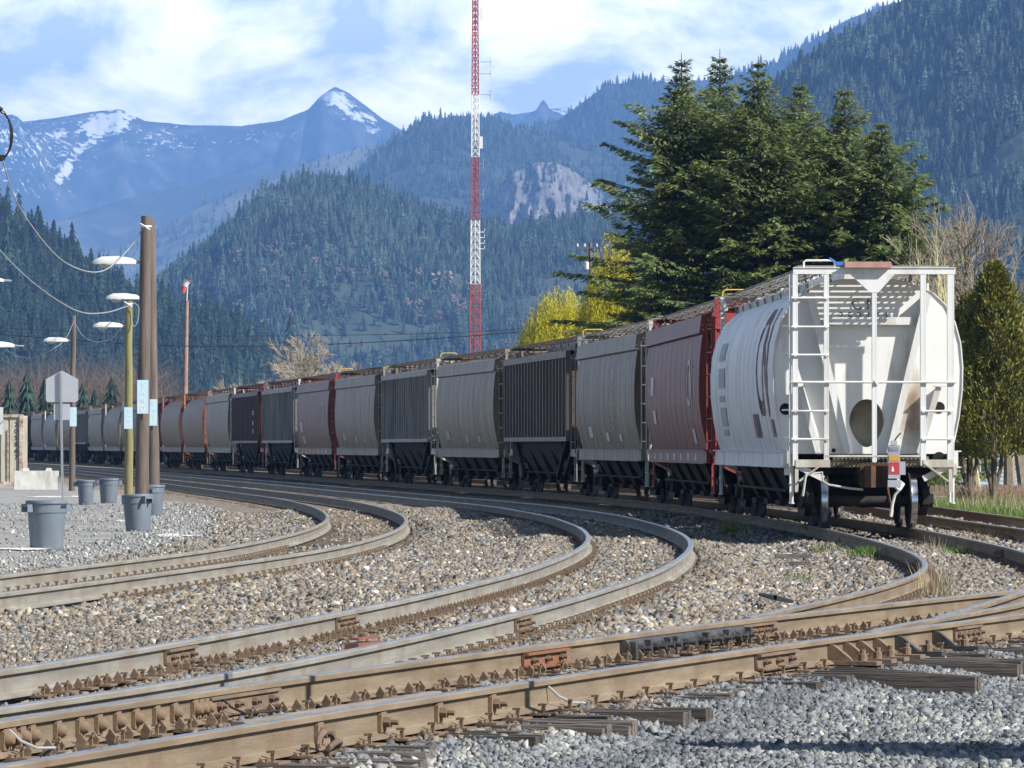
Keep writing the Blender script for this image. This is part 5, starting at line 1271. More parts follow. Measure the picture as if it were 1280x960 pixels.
# ------------------------------------------------------------------ grass and weeds
def grass(name, X, d, z, hgt, wid, mat, lean=.35, seed=0):
    r = np.random.default_rng(seed); n = len(X); a = r.uniform(0, 6.28, n); s = np.stack([np.cos(a), np.sin(a), np.zeros(n)], 1) * wid[:, None]; p = np.stack([X, d, z], 1); ln = r.normal(0, lean, (n, 3)) * hgt[:, None]; ln[:, 2] = 0
    m = p + np.array([0, 0, 1]) * (hgt * .6)[:, None] + ln * .4; t = p + np.array([0, 0, 1]) * hgt[:, None] + ln
    V = np.stack([p - s, p + s, m + s * .7, m - s * .7, t], 1).reshape(-1, 3); i = np.arange(n)[:, None] * 5
    Fq = np.concatenate([i + np.array([0, 1, 2, 3]), i + np.array([3, 2, 4, 4])[None]], 1).reshape(-1, 4)
    Fq = (i + np.array([0, 1, 2, 3])).astype(int); V4 = np.stack([p - s, p + s, t + s * .15, t - s * .15], 1).reshape(-1, 3); Fq = np.arange(n * 4).reshape(-1, 4)
    return tag(quads_mesh(name, V4, Fq, mat, {'tint': np.repeat(r.uniform(.7, 1.3, n), 4)}), kind='stuff')
GREEN = M('fresh_grass', (.11, .20, .035), .8, var=.3, scale=1.2, attr='tint', trans=.2, dirt=(.24, .22, .09), damt=.35, dscale=.8)
DRY = M('dry_grass', (.40, .34, .20), .85, var=.25, scale=2, attr='tint', trans=.2)
n = 42000; d = rng.uniform(101, 150, n); X = LE.X(d) + 1.9 + rng.uniform(0, 1, n) ** .8 * 9; grass('verge_grass', X, d, gz(X, d), rng.uniform(.08, .26, n), np.full(n, .010), GREEN, seed=1)
n = 2600; d = rng.uniform(112, 140, n); X = LE.X(d) + 3 + rng.uniform(0, 1, n) * 6; grass('verge_dry_grass', X, d, gz(X, d), rng.uniform(.25, .7, n), np.full(n, .007), DRY, seed=2)
b = MB(); b.add([(8.4, 98, -.285), (40, 98, -.285), (60, 330, -.32), (6, 330, -.32), (9.5, 130, -.285)], [(0, 1, 2, 3, 4)]); tag(b.build('grassy_ground', M('verge_soil', (.09, .11, .04), .95, var=.4, scale=.8, dirt=(.2, .16, .1), damt=.4)), kind='structure')
def weeds():
    r = random.Random(3)
    def tuft(x, y, n, h, mat, dry=False, name='grass_tuft', lab='', group=None):
        p = PX(x, y, -.22); p.z = float(gz(p.x, p.y)) - .01; q = np.random.default_rng(int(x * 7 + y)); X = p.x + q.normal(0, .13, n); d = p.y + q.normal(0, .3, n); hh = q.uniform(.4, 1, n) * h * 1.5
        o = grass(name, X, d, np.full(n, p.z), hh, np.full(n, .010 if not dry else .005), mat, .5 if not dry else .3, int(x)); del o['kind']; tag(o, lab, 'grass' if not dry else 'weed', group)
    tuft(918, 664, 110, .30, GREEN, lab='green grass tuft growing by the dry weed stalks left of the white hopper')
    tuft(888, 672, 24, .12, GREEN, lab='short green sprout in the stones left of the white hopper')
    tuft(1082, 699, 130, .14, GREEN, lab='small bright grass tuft between the rails nearest the white hopper')
    tuft(1034, 690, 110, .11, GREEN, lab='thin grass patch on the stones left of the bright tuft')
    tuft(1000, 718, 90, .10, GREEN, lab='lowest thin grass tuft on the stones in front of the white hopper')
    tuft(1205, 693, 90, .13, GREEN, lab='grass tuft beside the right rail in front of the white hopper')
    tuft(1166, 690, 60, .20, DRY, True, 'dry_weed', 'pale dry weed tuft between the rails right of the bright grass')
    tuft(1222, 685, 50, .24, DRY, True, 'dry_weed', 'pale dry weed tuft leaning beside the right rail')
    tuft(1168, 745, 90, .30, DRY, True, 'dry_weed', 'brown dry weed clump against the outer side of the sharp rail bend')
    tuft(936, 668, 50, .2, DRY, True, 'dry_weed', 'low dry weed clump at the foot of the tall dead stalks')
    # tall dead stalks with seed heads
    for i, (x, yb, yt, lab) in enumerate(((905, 668, 641, 'tall dead weed stalk with seed head, leftmost of three by the train'), (930, 672, 652, 'tall dead weed stalk with seed head, rightmost of three by the train'), (915, 668, 657, 'short dead weed stalk between the two tall ones'), (1012, 674, 653, 'dead weed stalk standing before the left wheel of the white hopper'), (1052, 684, 672, 'small dead stalk right of the left wheel of the white hopper'))):
        p = PX(x, yb, -.25); s = F / p.y; h = (yb - yt) / s; b = MB(); ln = Vector((-.05 - .05 * (i % 2), 0, 0)); b.tube([(0, 0, -.03), ln * .4 + Vector((0, 0, h * .5)), ln + Vector((0, 0, h))], [.008, .006, .004], 5)
        for k in range(34):
            f = r.uniform(.55, 1.05); c = ln * f + Vector((r.gauss(0, .05), r.gauss(0, .05), h * f)); q = Vector((r.gauss(0, 1), r.gauss(0, 1), r.gauss(0, 1))).normalized() * r.uniform(.015, .04); w = q.orthogonal().normalized() * .012
            b.add([c - w, c + q, c + w], [(0, 1, 2)])
            if k % 3 == 0: b.tube([ln * f * .9 + Vector((0, 0, h * f * .92)), c], [.003, .003], 3, cap=False)
        o = b.build('dead_stalk', DRY, None, p); a = o.data.attributes.new('tint', 'FLOAT', 'POINT'); a.data.foreach_set('value', [.75] * len(o.data.vertices)); tag(o, lab, 'weed', 'dead weed stalks in the stones')
weeds()

# ------------------------------------------------------------------ house and fence on the right
def house():
    d = 205; s = F / d; gx = at_x(1150, d); o = thing('house', 'pale blue clapboard house with a white framed window, behind the cedars', 'house', (at_x(1240, d), d, -.3))
    B = M('blue_clapboard', (.42, .50, .60), .7, var=.08, scale=2); Wt = M('white_trim', (.72, .72, .72), .6, var=.06); b = MB(); x0, x1 = -3.2, 5.5; zt = 3.1
    k = 0; z = 0
    while z < zt:
        b.prism([(x0, -.02, z), (x0, -.045, z), (x0, -.02, z + .16)], (0, 0, 0), (x1 - x0, 0, 0)); z += .16
    b.box(((x0 + x1) / 2, 3.0, zt / 2), (x1 - x0, 6.0, zt)); b.build('wall', B, o)
    r = MB(); r.prism([(x0 - .4, -.5, zt), (x0 - .4, 3, zt + 1.7), (x0 - .4, 6.5, zt), (x0 - .4, 6.5, zt - .12), (x0 - .4, -.5, zt - .12)], (0, 0, 0), (x1 - x0 + .8, 0, 0)); r.build('roof', M('grey_shingles', (.16, .16, .17), .9, var=.3, scale=4), o)
    f = MB(); f.box(((x0 + x1) / 2, -.53, zt - .08), (x1 - x0 + .8, .06, .26)); f.build('fascia', Wt, o)
    for cx, w, z0, z1 in ((at_x(1225, d) - at_x(1240, d), 1.15, .55, 1.45), (at_x(1286, d) - at_x(1240, d), .7, .9, 1.7)):
        w_ = MB(); zc = (z0 + z1) / 2
        for sx in (-1, 1): w_.box((cx + sx * w / 2, -.07, zc), (.09, .08, z1 - z0 + .09))
        for z in (z0, z1): w_.box((cx, -.07, z), (w - .092, .078, .09))
        w_.box((cx, -.06, zc), (.05, .05, z1 - z0 - .1)); wo = w_.build('window', Wt, o); g = MB(); g.box((cx, -.052, zc), (w - .05, .01, z1 - z0 - .05)); g.build('pane', M('dark_window_glass', (.03, .035, .045), .12, var=.1, spec=.6), wo)
house()
def fence():
    d = 172; o = thing('board_fence', 'low weathered board fence in front of the blue house', 'fence', (at_x(1262, d), d, -.3)); m = M('fence_boards', (.20, .155, .115), .9, var=.35, scale=3, stretch=(1, 1, .2)); r = random.Random(6)
    b = MB(); L = 3.6
    for k in range(int(2 * L / .16)):
        x = -L + k * .16; h = .36 + r.uniform(-.04, .04); b.prism([(x, 0, 0), (x + .14, 0, 0), (x + .14, 0, h), (x + .07, 0, h + .05), (x, 0, h)], (0, -.01, 0), (0, .01, 0))
    for z in (.1, .28): b.box((0, .035, z), (2 * L, .045, .08))
    b.build('boards', m, o)
    for x in (-L, -L / 3, L / 3, L): q = MB(); q.box((x, .10, .22), (.09, .09, .5)); q.build('post', m, o)
fence()

# ------------------------------------------------------------------ lattice mast, wires, posts
def mast():
    d = 520; s = F / d; base = PD(594, 557, d); o = thing('lattice_mast', 'tall red and white banded lattice radio mast rising behind the train', 'radio mast', (base.x, d, -.5)); z = lambda y: H - (y - Y0) / s + .5
    RED = M('mast_red', (.36, .075, .06), .6, var=.15, scale=.5); WH = M('mast_white', (.74, .74, .72), .6, var=.06)
    bands = [(600, 355, RED), (355, 275, WH), (275, 196, RED), (196, 118, WH), (118, -14, RED), (-14, -100, WH)]
    hw = lambda zz_: max(.27, .68 - .0078 * zz_) 
    def tri(zz_): w = hw(zz_); return [Vector((w * math.sin(a), w * math.cos(a) , zz_)) for a in (R(180 - 60), R(180 + 60), 0)]
    for y0, y1, m in bands:
        za, zb = z(y0), z(y1); n = max(2, round((zb - za) / (hw(za) * 1.55))); b = MB()
        for i in range(n):
            p, q = tri(za + (zb - za) * i / n), tri(za + (zb - za) * (i + 1) / n)
            for k in range(3):
                k2 = (k + 1) % 3; b.tube([p[k], q[k]], .055, 5, cap=False); b.tube([p[k], p[k2]], .028, 4, cap=False)
                mid = (q[k] + q[k2]) / 2; b.tube([p[k], mid], .03, 4, cap=False); b.tube([p[k2], mid], .03, 4, cap=False)
        b.build('mast_section', m, o)
    A = M('antenna_white', (.72, .74, .77), .5, var=.05); G_ = M('antenna_grey', (.35, .37, .40), .5, metal=.4, var=.1)
    for y, hh in ((178, 15), (17, 16)): b = MB(); b.box(((600 - 594) / s + .12, -.1, z(y)), (.3, .3, hh / s)); b.tube([(0, 0, z(y)), (.5, -.1, z(y))], .04, 5); b.build('panel_antenna', A, o)
    for y0, y1 in ((198, 212), (236, 250), (72, 82), (88, 96), (112, 124)):
        b = MB(); x = (604 if y0 > 150 else 613) - 594; b.tube([(.3, 0, z((y0 + y1) / 2)), (x / s, 0, z((y0 + y1) / 2))], .035, 5); b.tube([(x / s, 0, z(y0)), (x / s, 0, z(y1))], .03, 5); b.build('dipole_antenna', G_, o)
    for y in (290, 297, 304, 311): b = MB(); b.tube([(.35, 0, z(y)), (.9, 0, z(y)), (.95, 0, z(y - 4))], .035, 5); b.build('dipole_antenna', A, o)
    b = MB(); b.box((0, 0, .1), (2.2, 2.2, .5)); b.build('footing', M('plain_concrete', (.42, .41, .38), .9, var=.15, scale=2), o)
mast()

WOODP = M('grey_brown_pole_wood', (.145, .118, .10), .92, var=.3, scale=2.2, stretch=(4, 4, .35), bump=.6, bscale=6, dirt=(.09, .07, .06), damt=.4, dscale=2, dstretch=(5, 5, .3))
GREENP = M('yellow_green_treated_wood', (.225, .21, .095), .9, var=.25, scale=2.2, stretch=(4, 4, .35), bump=.5, bscale=6, dirt=(.17, .15, .07), damt=.35, dscale=2, dstretch=(5, 5, .3))
SIGNB = M('pale_blue_sign', (.50, .68, .76), .5, var=.05, scale=3, dirt=(.6, .68, .7), damt=.3); SIGNW = M('white_sign_letter', (.78, .80, .80), .6, var=.05)
LAMPW = M('lamp_hood_white', (.60, .61, .60), .45, var=.08, scale=3, dirt=(.45, .44, .40), damt=.3); LENS = M('lamp_lens', (.35, .36, .33), .3, var=.1)
CAB = M('black_cable', (.02, .02, .022), .7, var=.2); CABG = M('grey_cable', (.30, .31, .33), .7, var=.15)
def pole(label, name, px_top, y_top, px_bot, y_bot, w_top, w_bot, mat, group=None, cat='pole'):
    p = PX(px_bot, y_bot, -.27); s = F / p.y; o = thing(name, label, cat, p, 0, group); top = PD(px_top, y_top, p.y) - p; b = MB(); n = 9; r = random.Random(int(px_bot))
    pts = [top * (i / n) + Vector((r.gauss(0, .006), 0, 0)) for i in range(n + 1)]; pts[0] = Vector((0, 0, -.1)); b.tube(pts, [(w_bot + (w_top - w_bot) * i / n) / 2 / s for i in range(n + 1)], 16)
    b.build('shaft', mat, o); return o, p, s, top
def sand_sign(pole_o, p, s, px, y0, y1, w, label):
    c = PD(px, (y0 + y1) / 2, p.y - .22); sc = F / (p.y - .22); o = thing('sand_sign', label, 'sign', c, 0, 'hanging word signs on the posts'); b = MB(); b.box((0, 0, 0), (w / sc, .015, (y1 - y0) / sc)); b.build('board', SIGNB, o)
    hh = (y1 - y0) / sc; 
    for k, ch in enumerate('SAND'): text_mesh('letter', ch, hh * .21, SIGNW, o, (0, -.011, hh * (.36 - .24 * k)), (R(90), 0, 0))
    return o
def lamp(label, px_tip, px_end, y, d, pole_x, group='white lamp heads on the yard posts'):
    """elongated street lamp head: hood, glass bowl and arm to the post"""
    a = PD(px_tip, y, d); e = PD(px_end, y, d); L = e.x - a.x; o = thing('street_lamp', label, 'lamp', a, 0, group); n = 12
    prof = [(0, .04, .04), (.05, .10, .08), (.22, .16, .14), (.6, .15, .145), (.9, .10, .11), (1, .06, .07)]; b = MB(); vs = []
    for f, w, h in prof:
        for k in range(9): t = math.pi * k / 8; vs.append((f * L, math.cos(t) * w * L, math.sin(t) ** .8 * h * L * 1.25))
    fs = [(i * 9 + k, i * 9 + k + 1, (i + 1) * 9 + k + 1, (i + 1) * 9 + k) for i in range(len(prof) - 1) for k in range(8)] + [((i + 1) * 9, (i + 1) * 9 + 8, i * 9 + 8, i * 9) for i in range(len(prof) - 1)]
    b.add(vs, fs, 0, True); b.add(vs[-9:], [tuple(range(9))]); b.build('hood', LAMPW, o, sharp=50)
    g = MB(); g.lathe([(0, -.10 * L), (.11 * L, -.085 * L), (.19 * L, -.03 * L), (.20 * L, .004)], 14, c=(.34 * L, 0, 0)); g.build('bowl', LENS, o)
    m = MB(); m.tube([(L * .97, 0, .05 * L), (at_x(pole_x, d) - a.x, 0, .03 * L)], .035, 8); m.build('arm', CABG, o); return o
def cable(name, label, pts, r, mat, group=None):
    b = MB(); pts = [Vector(p) for p in pts]; out = []
    for i in range(len(pts) - 1):
        p0, p1, p2, p3 = pts[max(i - 1, 0)], pts[i], pts[i + 1], pts[min(i + 2, len(pts) - 1)]
        for k in range(6):
            t = k / 6; out.append(.5 * ((2 * p1) + (-p0 + p2) * t + (2 * p0 - 5 * p1 + 4 * p2 - p3) * t * t + (-p0 + 3 * p1 - 3 * p2 + p3) * t ** 3))
    out.append(pts[-1]); b.tube(out, r, 5); o = b.build(name, mat); return tag(o, label, 'cable', group)

GP = 'wooden posts at the gravel yard'
p1 = pole('thick weathered wooden post, front one of the pair, tallest in the yard', 'wooden_post', 183, 270, 177, 652, 13, 18, WOODP, GP)
p2 = pole('weathered wooden post standing behind the thick front post of the pair', 'wooden_post', 188, 275, 193, 634, 11, 15, WOODP, GP)
p3 = pole('yellow green treated post left of the pair of weathered posts', 'wooden_post', 161, 376, 161, 640, 9, 11, GREENP, GP)
p4 = pole('thin brown post behind the school sign back', 'wooden_post', 92, 394, 90, 614, 6, 8, WOODP, GP)
sand_sign(p1[0], p1[1], p1[2], 178.5, 475, 517, 14, 'largest pale blue word sign, on the thick front post')
sand_sign(p2[0], p2[1], p2[2], 191, 499, 532, 11, 'pale blue word sign on the rear post of the pair')
sand_sign(p3[0], p3[1], p3[2], 160.5, 509, 536, 10.5, 'pale blue word sign on the yellow green post')
sand_sign(p4[0], p4[1], p4[2], 91.5, 509, 533, 8.5, 'smallest pale blue word sign, on the thin brown post')
dp1, dp2, dp3, dp4 = p1[1].y, p2[1].y, p3[1].y, p4[1].y
lamp('largest and highest white lamp head, on the thick front post', 115, 170, 330, dp1, 178)
lamp('white lamp head just above the top of the yellow green post', 132, 174, 374, dp2, 188)
lamp('white lamp head on the left side of the yellow green post', 116, 153, 409, dp3, 159)
lamp('white lamp head on the thin brown post', 54, 85, 427, dp4, 92)
lamp('white lamp head cut by the left edge, beside the hanging cable', -22, 18, 434, 190, 30)
lamp('small lamp tip at the left edge, just above the long sagging cable', -24, 5, 352, 150, 14)
CB = 'cables strung between the yard posts'
D1 = dp1 - .2
cable('sagging_cable', 'dark cable dropping from the coil and sagging to the thick post top', [PD(x, y, dd) for x, y, dd in ((2, 198, 100), (22, 255, 104), (64, 313, 108), (98, 336, 111), (130, 338, 113), (160, 312, D1), (179, 284, D1))], .014, CABG, CB)
cable('sagging_cable', 'long pale cable sagging from the left edge to the yellow green post', [PD(x, y, dd) for x, y, dd in ((-30, 272, 105), (0, 313, 108), (45, 356, 113), (95, 388, 119), (130, 391, 124), (161, 382, dp3 - .1))], .014, CABG, CB)
cable('sagging_cable', 'short cable looping between the thin brown post and the yellow green post', [PD(x, y, dd) for x, y, dd in ((92, 400, dp4 - .2), (102, 418, 175), (118, 427, 160), (138, 424, 145), (152, 408, 135), (160, 384, dp3 - .1))], .012, CABG, CB)
cable('sagging_cable', 'thin cable from the thin brown post down to the left edge lamp', [PD(x, y, dd) for x, y, dd in ((92, 402, dp4 - .2), (78, 428, 186), (45, 446, 186), (24, 446, 188), (6, 436, 190))], .010, CABG, CB)
cable('cable_loop', 'loose cable loop hanging between yellow green post and rear post', [PD(x, y, dp3 - .2) for x, y in ((166, 378), (173, 384), (172, 400), (168, 408), (164, 402))], .012, CABG, CB)
def ties_on(o, p, s, px, y, w):
    b = MB(); c = PD(px, y, p.y) - p; b.lathe([(w / s / 2 + .012, -.02), (w / s / 2 + .02, 0), (w / s / 2 + .012, .02)], 14, c=c); b.tube([c + Vector((-.1, -.22, .05)), c + Vector((-.02, -.25, 0)), c + Vector((.1, -.2, -.08))], .02, 5); b.build('cable_clamp', LAMPW, o)
ties_on(p1[0], p1[1], p1[2], 182, 283, 13.5); ties_on(p3[0], p3[1], p3[2], 161, 380, 9)
def coil():
    d = 100; b = MB(); r = random.Random(2)
    for k in range(5):
        rx, rz = 14 + r.uniform(-3, 3), 30 + r.uniform(-4, 3); c = PD(0 + r.uniform(-3, 2), 169, d); pts = [c + Vector((rx * math.cos(a) * d / F, .03 * k, rz * math.sin(a) * d / F)) for a in np.linspace(0, 6.283, 26)]; b.tube(pts, (.008 + .006 * (k == 2)), 5, cap=False)
    c = PD(2, 198, d); b.box(c + Vector((-.03, .05, .02)), (.16, .12, .10)); b.tube([PD(2, 138, d), PD(-6, 132, d)], .05, 5)
    tag(b.build('cable_coil', CAB), 'coil of black cable hanging at the upper left edge', 'cable coil')
    o = thing('wooden_post', 'wooden post just outside the left edge that carries the cable coil', 'pole', PX(-26, 676, -.27) * 1.0 if False else (at_x(-26, d), d, -.27), 0, GP); q = MB(); q.tube([(0, 0, -.1), (0, 0, 9.5)], [.17, .12], 14); q.build('shaft', WOODP, o); q = MB(); q.tube([(0, 0, 8.05), (.4, 0, 8.05)], .03, 6); q.build('bracket', CABG, o)
coil()
# power lines behind the train
def wires():
    d = 380; w = thing('utility_pole', 'utility pole top with crossarm and insulators poking out of the yellow willow', 'utility pole', (at_x(738, d), d, -.5)); s = F / d; z = lambda y: H - (y - Y0) / s + .5
    b = MB(); b.tube([(0, 0, 0), (0, 0, z(303))], [.2, .13], 10); b.build('shaft', WOODP, w); b = MB(); b.box((-.2, -.15, z(310)), (1.5, .1, .12)); b.build('crossarm', WOODP, w)
    for x in (722, 731, 746): b = MB(); b.lathe([(0, -.1), (.09, -.08), (.06, 0), (.1, .06), (0, .14)], 10, c=((x - 738) / s, -.15, z(310) + .2)); b.build('insulator', LAMPW, w)
    b = MB(); b.lathe([(0, -.3), (.16, -.28), (.16, .25), (0, .3)], 12, c=(-.28, -.28, z(332))); b.build('transformer', LAMPW, w)
    g = 'power lines crossing behind the train'
    for ys, r, lab in (((413, 421, 431, 433, 430, 422, 411, 401), .035, 'lower and thicker black power line crossing behind the posts'), ((405, 412, 419, 420, 419, 416, 408, 398), .02, 'upper and thinner black power line crossing behind the posts')):
        xs = (-60, 40, 180, 300, 420, 560, 690, 770); cable('power_line', lab, [PD(x, y, d - .2) for x, y in zip(xs, ys)], r, CAB, g)
wires()
def windsock():
    d = 395; o = thing('windsock_pole', 'wooden pole with a limp red and white windsock, behind the train', 'windsock', (at_x(230, d), d, -.5)); s = F / d; z = lambda y: H - (y - Y0) / s + .5
    b = MB(); b.tube([(0, 0, 0), ((233.5 - 230) / s, 0, z(376))], [.24, .14], 12); b.build('shaft', M('reddish_pole', (.28, .19, .15), .9, var=.2, scale=2), o)
    q = MB(); q.tube([(.2, 0, z(377)), (.27, 0, z(352))], .05, 8); q.build('rod', LAMPW, o)
    W_, R_ = M('windsock_white', (.7, .66, .66), .7), M('windsock_red', (.55, .12, .11), .7)
    k = MB(); c0 = Vector((.15, -.1, z(353))); k.tube([c0 + Vector((.12, 0, .12)), c0 + Vector((-.02, 0, -.08)), c0 + Vector((-.10, 0, -.30))], [.27, .24, .22], 12, cap=False); k.build('sock_band', W_, o)
    k = MB(); k.tube([c0 + Vector((-.10, 0, -.30)), c0 + Vector((-.20, 0, -.55)), c0 + Vector((-.24, 0, -.8))], [.22, .19, .15], 12); k.build('sock_tail', R_, o)
    k = MB(); [k.tube([c0 + Vector((.12 + .27 * math.cos(a), .27 * math.sin(a), .12)), c0 + Vector((.12 + .27 * math.cos(a + .5), .27 * math.sin(a + .5), .12))], .03, 4) for a in np.arange(0, 6.28, .5)]; k.build('hoop', R_, o)
windsock()

# ------------------------------------------------------------------ yard objects
BINM = M('grey_blue_plastic', (.135, .165, .20), .55, var=.08, scale=2, dirt=(.19, .21, .23), damt=.3, dscale=3, bump=.05)
def bin_(label, xc, yb, w, h, rz, lean=0.0, fill=True):
    p = PX(xc, yb, -.262); s = F / p.y; R1 = w / s / 2; hh = h / s; o = thing('trash_bin', label, 'trash bin', p, rz, 'grey rubbish bins on the gravel yard'); o.rotation_euler = (0, lean, rz); r0 = R1 * .80
    b = MB(); b.lathe([(0, .0), (r0 * .97, .0), (r0, .02), (R1 * .93, hh * .74), (R1 * .97, hh * .745), (R1 * .985, hh * .93), (R1 * .955, hh * .93), (r0 * .97, .03), (0, .03)], 40)
    b.build('body', BINM, o, sharp=30)
    b = MB(); b.lathe([(R1 * .93, hh * .925), (R1 * 1.045, hh * .925), (R1 * 1.055, hh * .95), (R1 * 1.03, hh * .985), (R1 * .96, hh), (0, hh * .992)], 40); b.build('lid', BINM, o, sharp=30)
    for sg in (-1, 1):
        g = MB(); x = sg * R1 * 1.0
        for y in (-.085, .085): g.box((x + sg * .045, y, hh * .84), (.10, .02, .13))
        g.box((x + sg * .085, 0, hh * .885), (.025, .19, .035)); g.box((x + sg * .02, 0, hh * .915), (.13, .19, .012)); g.build('handle', BINM, o)
    return o, p, s, R1, hh
B1 = bin_('nearest and largest grey bin, standing by the sign post at the yard edge', 58.5, 686, 51, 61, R(38))
bin_('grey bin at the foot of the thick wooden post, tilted slightly', 173, 664, 38, 46, R(-50), R(-3))
bin_('grey bin half hidden behind the tilted bin and the rear post', 191, 645, 30, 39, R(80))
bin_('left one of the two distant grey bins, with a shadow across it', 107.5, 631, 22, 31, R(170))
bin_('right one of the two distant grey bins, near the yellow green post', 136, 629, 25, 31, R(200))
def marks():
    o, p, s, R1, hh = B1; b = MB()
    for k in range(7):
        a = R(-52 + 4.2 * k) - R(25); rr = R1 * .99
        for dz in (-.018, .018): b.box((rr * math.cos(a), rr * math.sin(a), hh * .865 + dz * (1 if k % 2 else .4)), (.008, .018, .022), Matrix.Rotation(a, 3, 'Z'))
    b.build('scrawled_mark', CAB, o)
marks()
def road_sign():
    p = PX(79, 655, -.27); s = F / p.y; o = thing('school_sign', 'bare metal back of a five sided sign and smaller plate on a perforated post', 'road sign', p); P_ = lambda x, y, dy=0: PD(x, y, p.y) - p + Vector((0, dy, 0))
    ST = M('galvanised_post', (.40, .42, .44), .5, metal=.5, var=.12, scale=4); AL = M('aluminium_sign_back', (.50, .52, .55), .42, metal=.35, var=.06, scale=1.5)
    b = MB(); b.bar(Vector((0, 0, -.1)), P_(75.8, 464), .045, .045, up=(0, 1, 0)); b.build('post', ST, o)
    b = MB(); n = 60
    for k in range(n): q = P_(79, 650) .lerp(P_(75.8, 470), k / n); b.box(q + Vector((0, -.0235, 0)), (.012, .003, .012))
    b.build('post_holes', CAB, o)
    pts = [P_(57, 474, .04), P_(77, 463, .04), P_(97.5, 474, .04), P_(97.5, 500, .04), P_(95.5, 502.5, .04), P_(59, 502.5, .04), P_(57, 500, .04)]; b = MB(); b.prism(pts, (0, 0, 0), (0, .006, 0)); b.build('five_sided_plate', AL, o)
    b = MB(); pts = [P_(68, 505, .04), P_(86.5, 505, .04), P_(87.5, 506, .04), P_(87.5, 524, .04), P_(86.5, 525, .04), P_(68, 525, .04), P_(67, 524, .04), P_(67, 506, .04)]; b.prism(pts, (0, 0, 0), (0, .006, 0)); b.build('small_plate', AL, o)
road_sign()
def edge_sign():
    p = PX(-6, 640, -.27); o = thing('white_sign', 'white rounded panel cut by the left edge in front of the container', 'road sign', p); b = MB(); s = F / p.y
    c = PD(-4, 526, p.y) - p; b.prism([c + Vector((.14 * sx + .03 * math.cos(a) , 0, .32 * sz + .03 * math.sin(a))) for sx, sz, a in ((-1, -1, 4), (1, -1, 5.4), (1, 1, .8), (-1, 1, 2.3))], (0, -.006, 0), (0, .006, 0)); b.build('panel', LAMPW, o); b = MB(); b.bar((0, .03, -.1), (0, .03, c.z + .3), .05, .04, up=(0, 1, 0)); b.build('post', CABG, o)
edge_sign()
def container():
    d = 213; s = F / d; x1 = at_x(29, d); o = thing('shipping_container', 'cream shipping container with rusty corner posts and a number, at the left edge', 'container', (x1, d, -.27)); z1 = (608 - 518) / s; L = 6.1
    C = M('cream_container_paint', (.50, .47, .37), .6, var=.08, scale=2, dirt=(.36, .27, .17), damt=.3, dscale=2.5, dstretch=(3, 1, .5)); Rr = M('flaking_rusty_frame', (.55, .51, .45), .8, var=.15, scale=8, dirt=(.30, .13, .06), damt=.62, dscale=6)
    b = MB(); x = -L + .15; k = 0
    while x < -.15:
        b.box((x + .14, .03, z1 / 2), (.27, .05, z1 - .3)); b.box((x + .31, .07, z1 / 2), (.07, .05, z1 - .3)); x += .36
    b.box((-L / 2, 1.25, z1 / 2), (L - .1, 2.3, z1 - .1)); b.build('side_wall', C, o)
    b = MB(); b.box((-.07, 0, z1 / 2), (.15, .16, z1)); b.build('corner_post', Rr, o); b = MB(); b.box((-L + .07, 0, z1 / 2), (.15, .16, z1)); b.build('corner_post', Rr, o)
    b = MB(); b.box((-L / 2, 0, z1 - .06), (L - .3, .14, .12)); b.build('top_beam', Rr, o); b = MB(); b.box((-L / 2, 0, .1), (L - .3, .14, .18)); b.build('bottom_beam', Rr, o)
    for k, ch in enumerate('205867'): text_mesh('container_number', ch, .27, CAB, o, (-.29, -.013 + .0, z1 - .42 - .27 * k), (R(90), 0, 0))
    b = MB(); b.box((-.62, -.02, 1.1), (.05, .06, z1 - .5)); b.build('lock_bar', Rr, o)
container()
def block():
    p = PX(46, 612, -.262); s = F / p.y; o = thing('concrete_block', 'white stained interlocking concrete block beside the container', 'concrete block', p, R(4)); w, h = 55 / s, 23.5 / s; m = M('chalky_concrete', (.62, .61, .57), .9, var=.12, scale=3, dirt=(.40, .38, .34), damt=.45, dscale=3, dstretch=(1, 1, .3), bump=.3, bscale=15)
    b = MB(); b.prism([(-w / 2, 0, 0), (w / 2 - .06, 0, 0), (w / 2 - .06, 0, h * .62), (w / 2, 0, h * .74), (w / 2, 0, h), (-w / 2, 0, h)], (0, -.38, 0), (0, .38, 0)); b.build('body', m, o)
    for x in (-.22, .25): b = MB(); b.prism([(x * w * 1.1 - .13, 0, h), (x * w * 1.1 + .13, 0, h), (x * w * 1.1 + .08, 0, h + .11), (x * w * 1.1 - .08, 0, h + .11)], (0, -.2, 0), (0, .2, 0)); b.build('stud', m, o)
block()
# a strip of spilled white gravel dust, bits of wood, cable on the yard
def patches():
    m = M('white_dust', (.62, .61, .58), .95, var=.15, scale=6); r = random.Random(8)
    for i, (x, y, w, h) in enumerate(((212, 669, 22, 2.6), (240, 669.5, 14, 1.2), (150, 651, 8, 1.2), (60, 621, 26, 1.0), (95, 620.5, 8, 1.0), (30, 686, 40, 1.6))):
        b = MB(); c = PX(x, y, -.25); n = 26; pts = [PX(x + w * math.cos(a) * r.uniform(.6, 1.1), y + h * math.sin(a) * r.uniform(.6, 1.1), -.25) for a in np.linspace(0, 6.283, n, endpoint=False)]
        b.add([(q.x, q.y, -.249 + .004 * (i % 2)) for q in pts] + [(c.x, c.y, -.236)], [(k, (k + 1) % n, n) for k in range(n)]); tag(b.build('white_dust_patch', m), kind='stuff')
patches()
b = MB(); [b.box(PX(x, y, -.24) + Vector((0, 0, .02)), (.5, .09, .06), Matrix.Rotation(a, 3, 'Z')) for x, y, a in ((990, 697, .1),)]; tag(b.build('wood_scrap', WOOD), 'flat brown piece of wood lying on the stones before the white hopper', 'wood scrap')
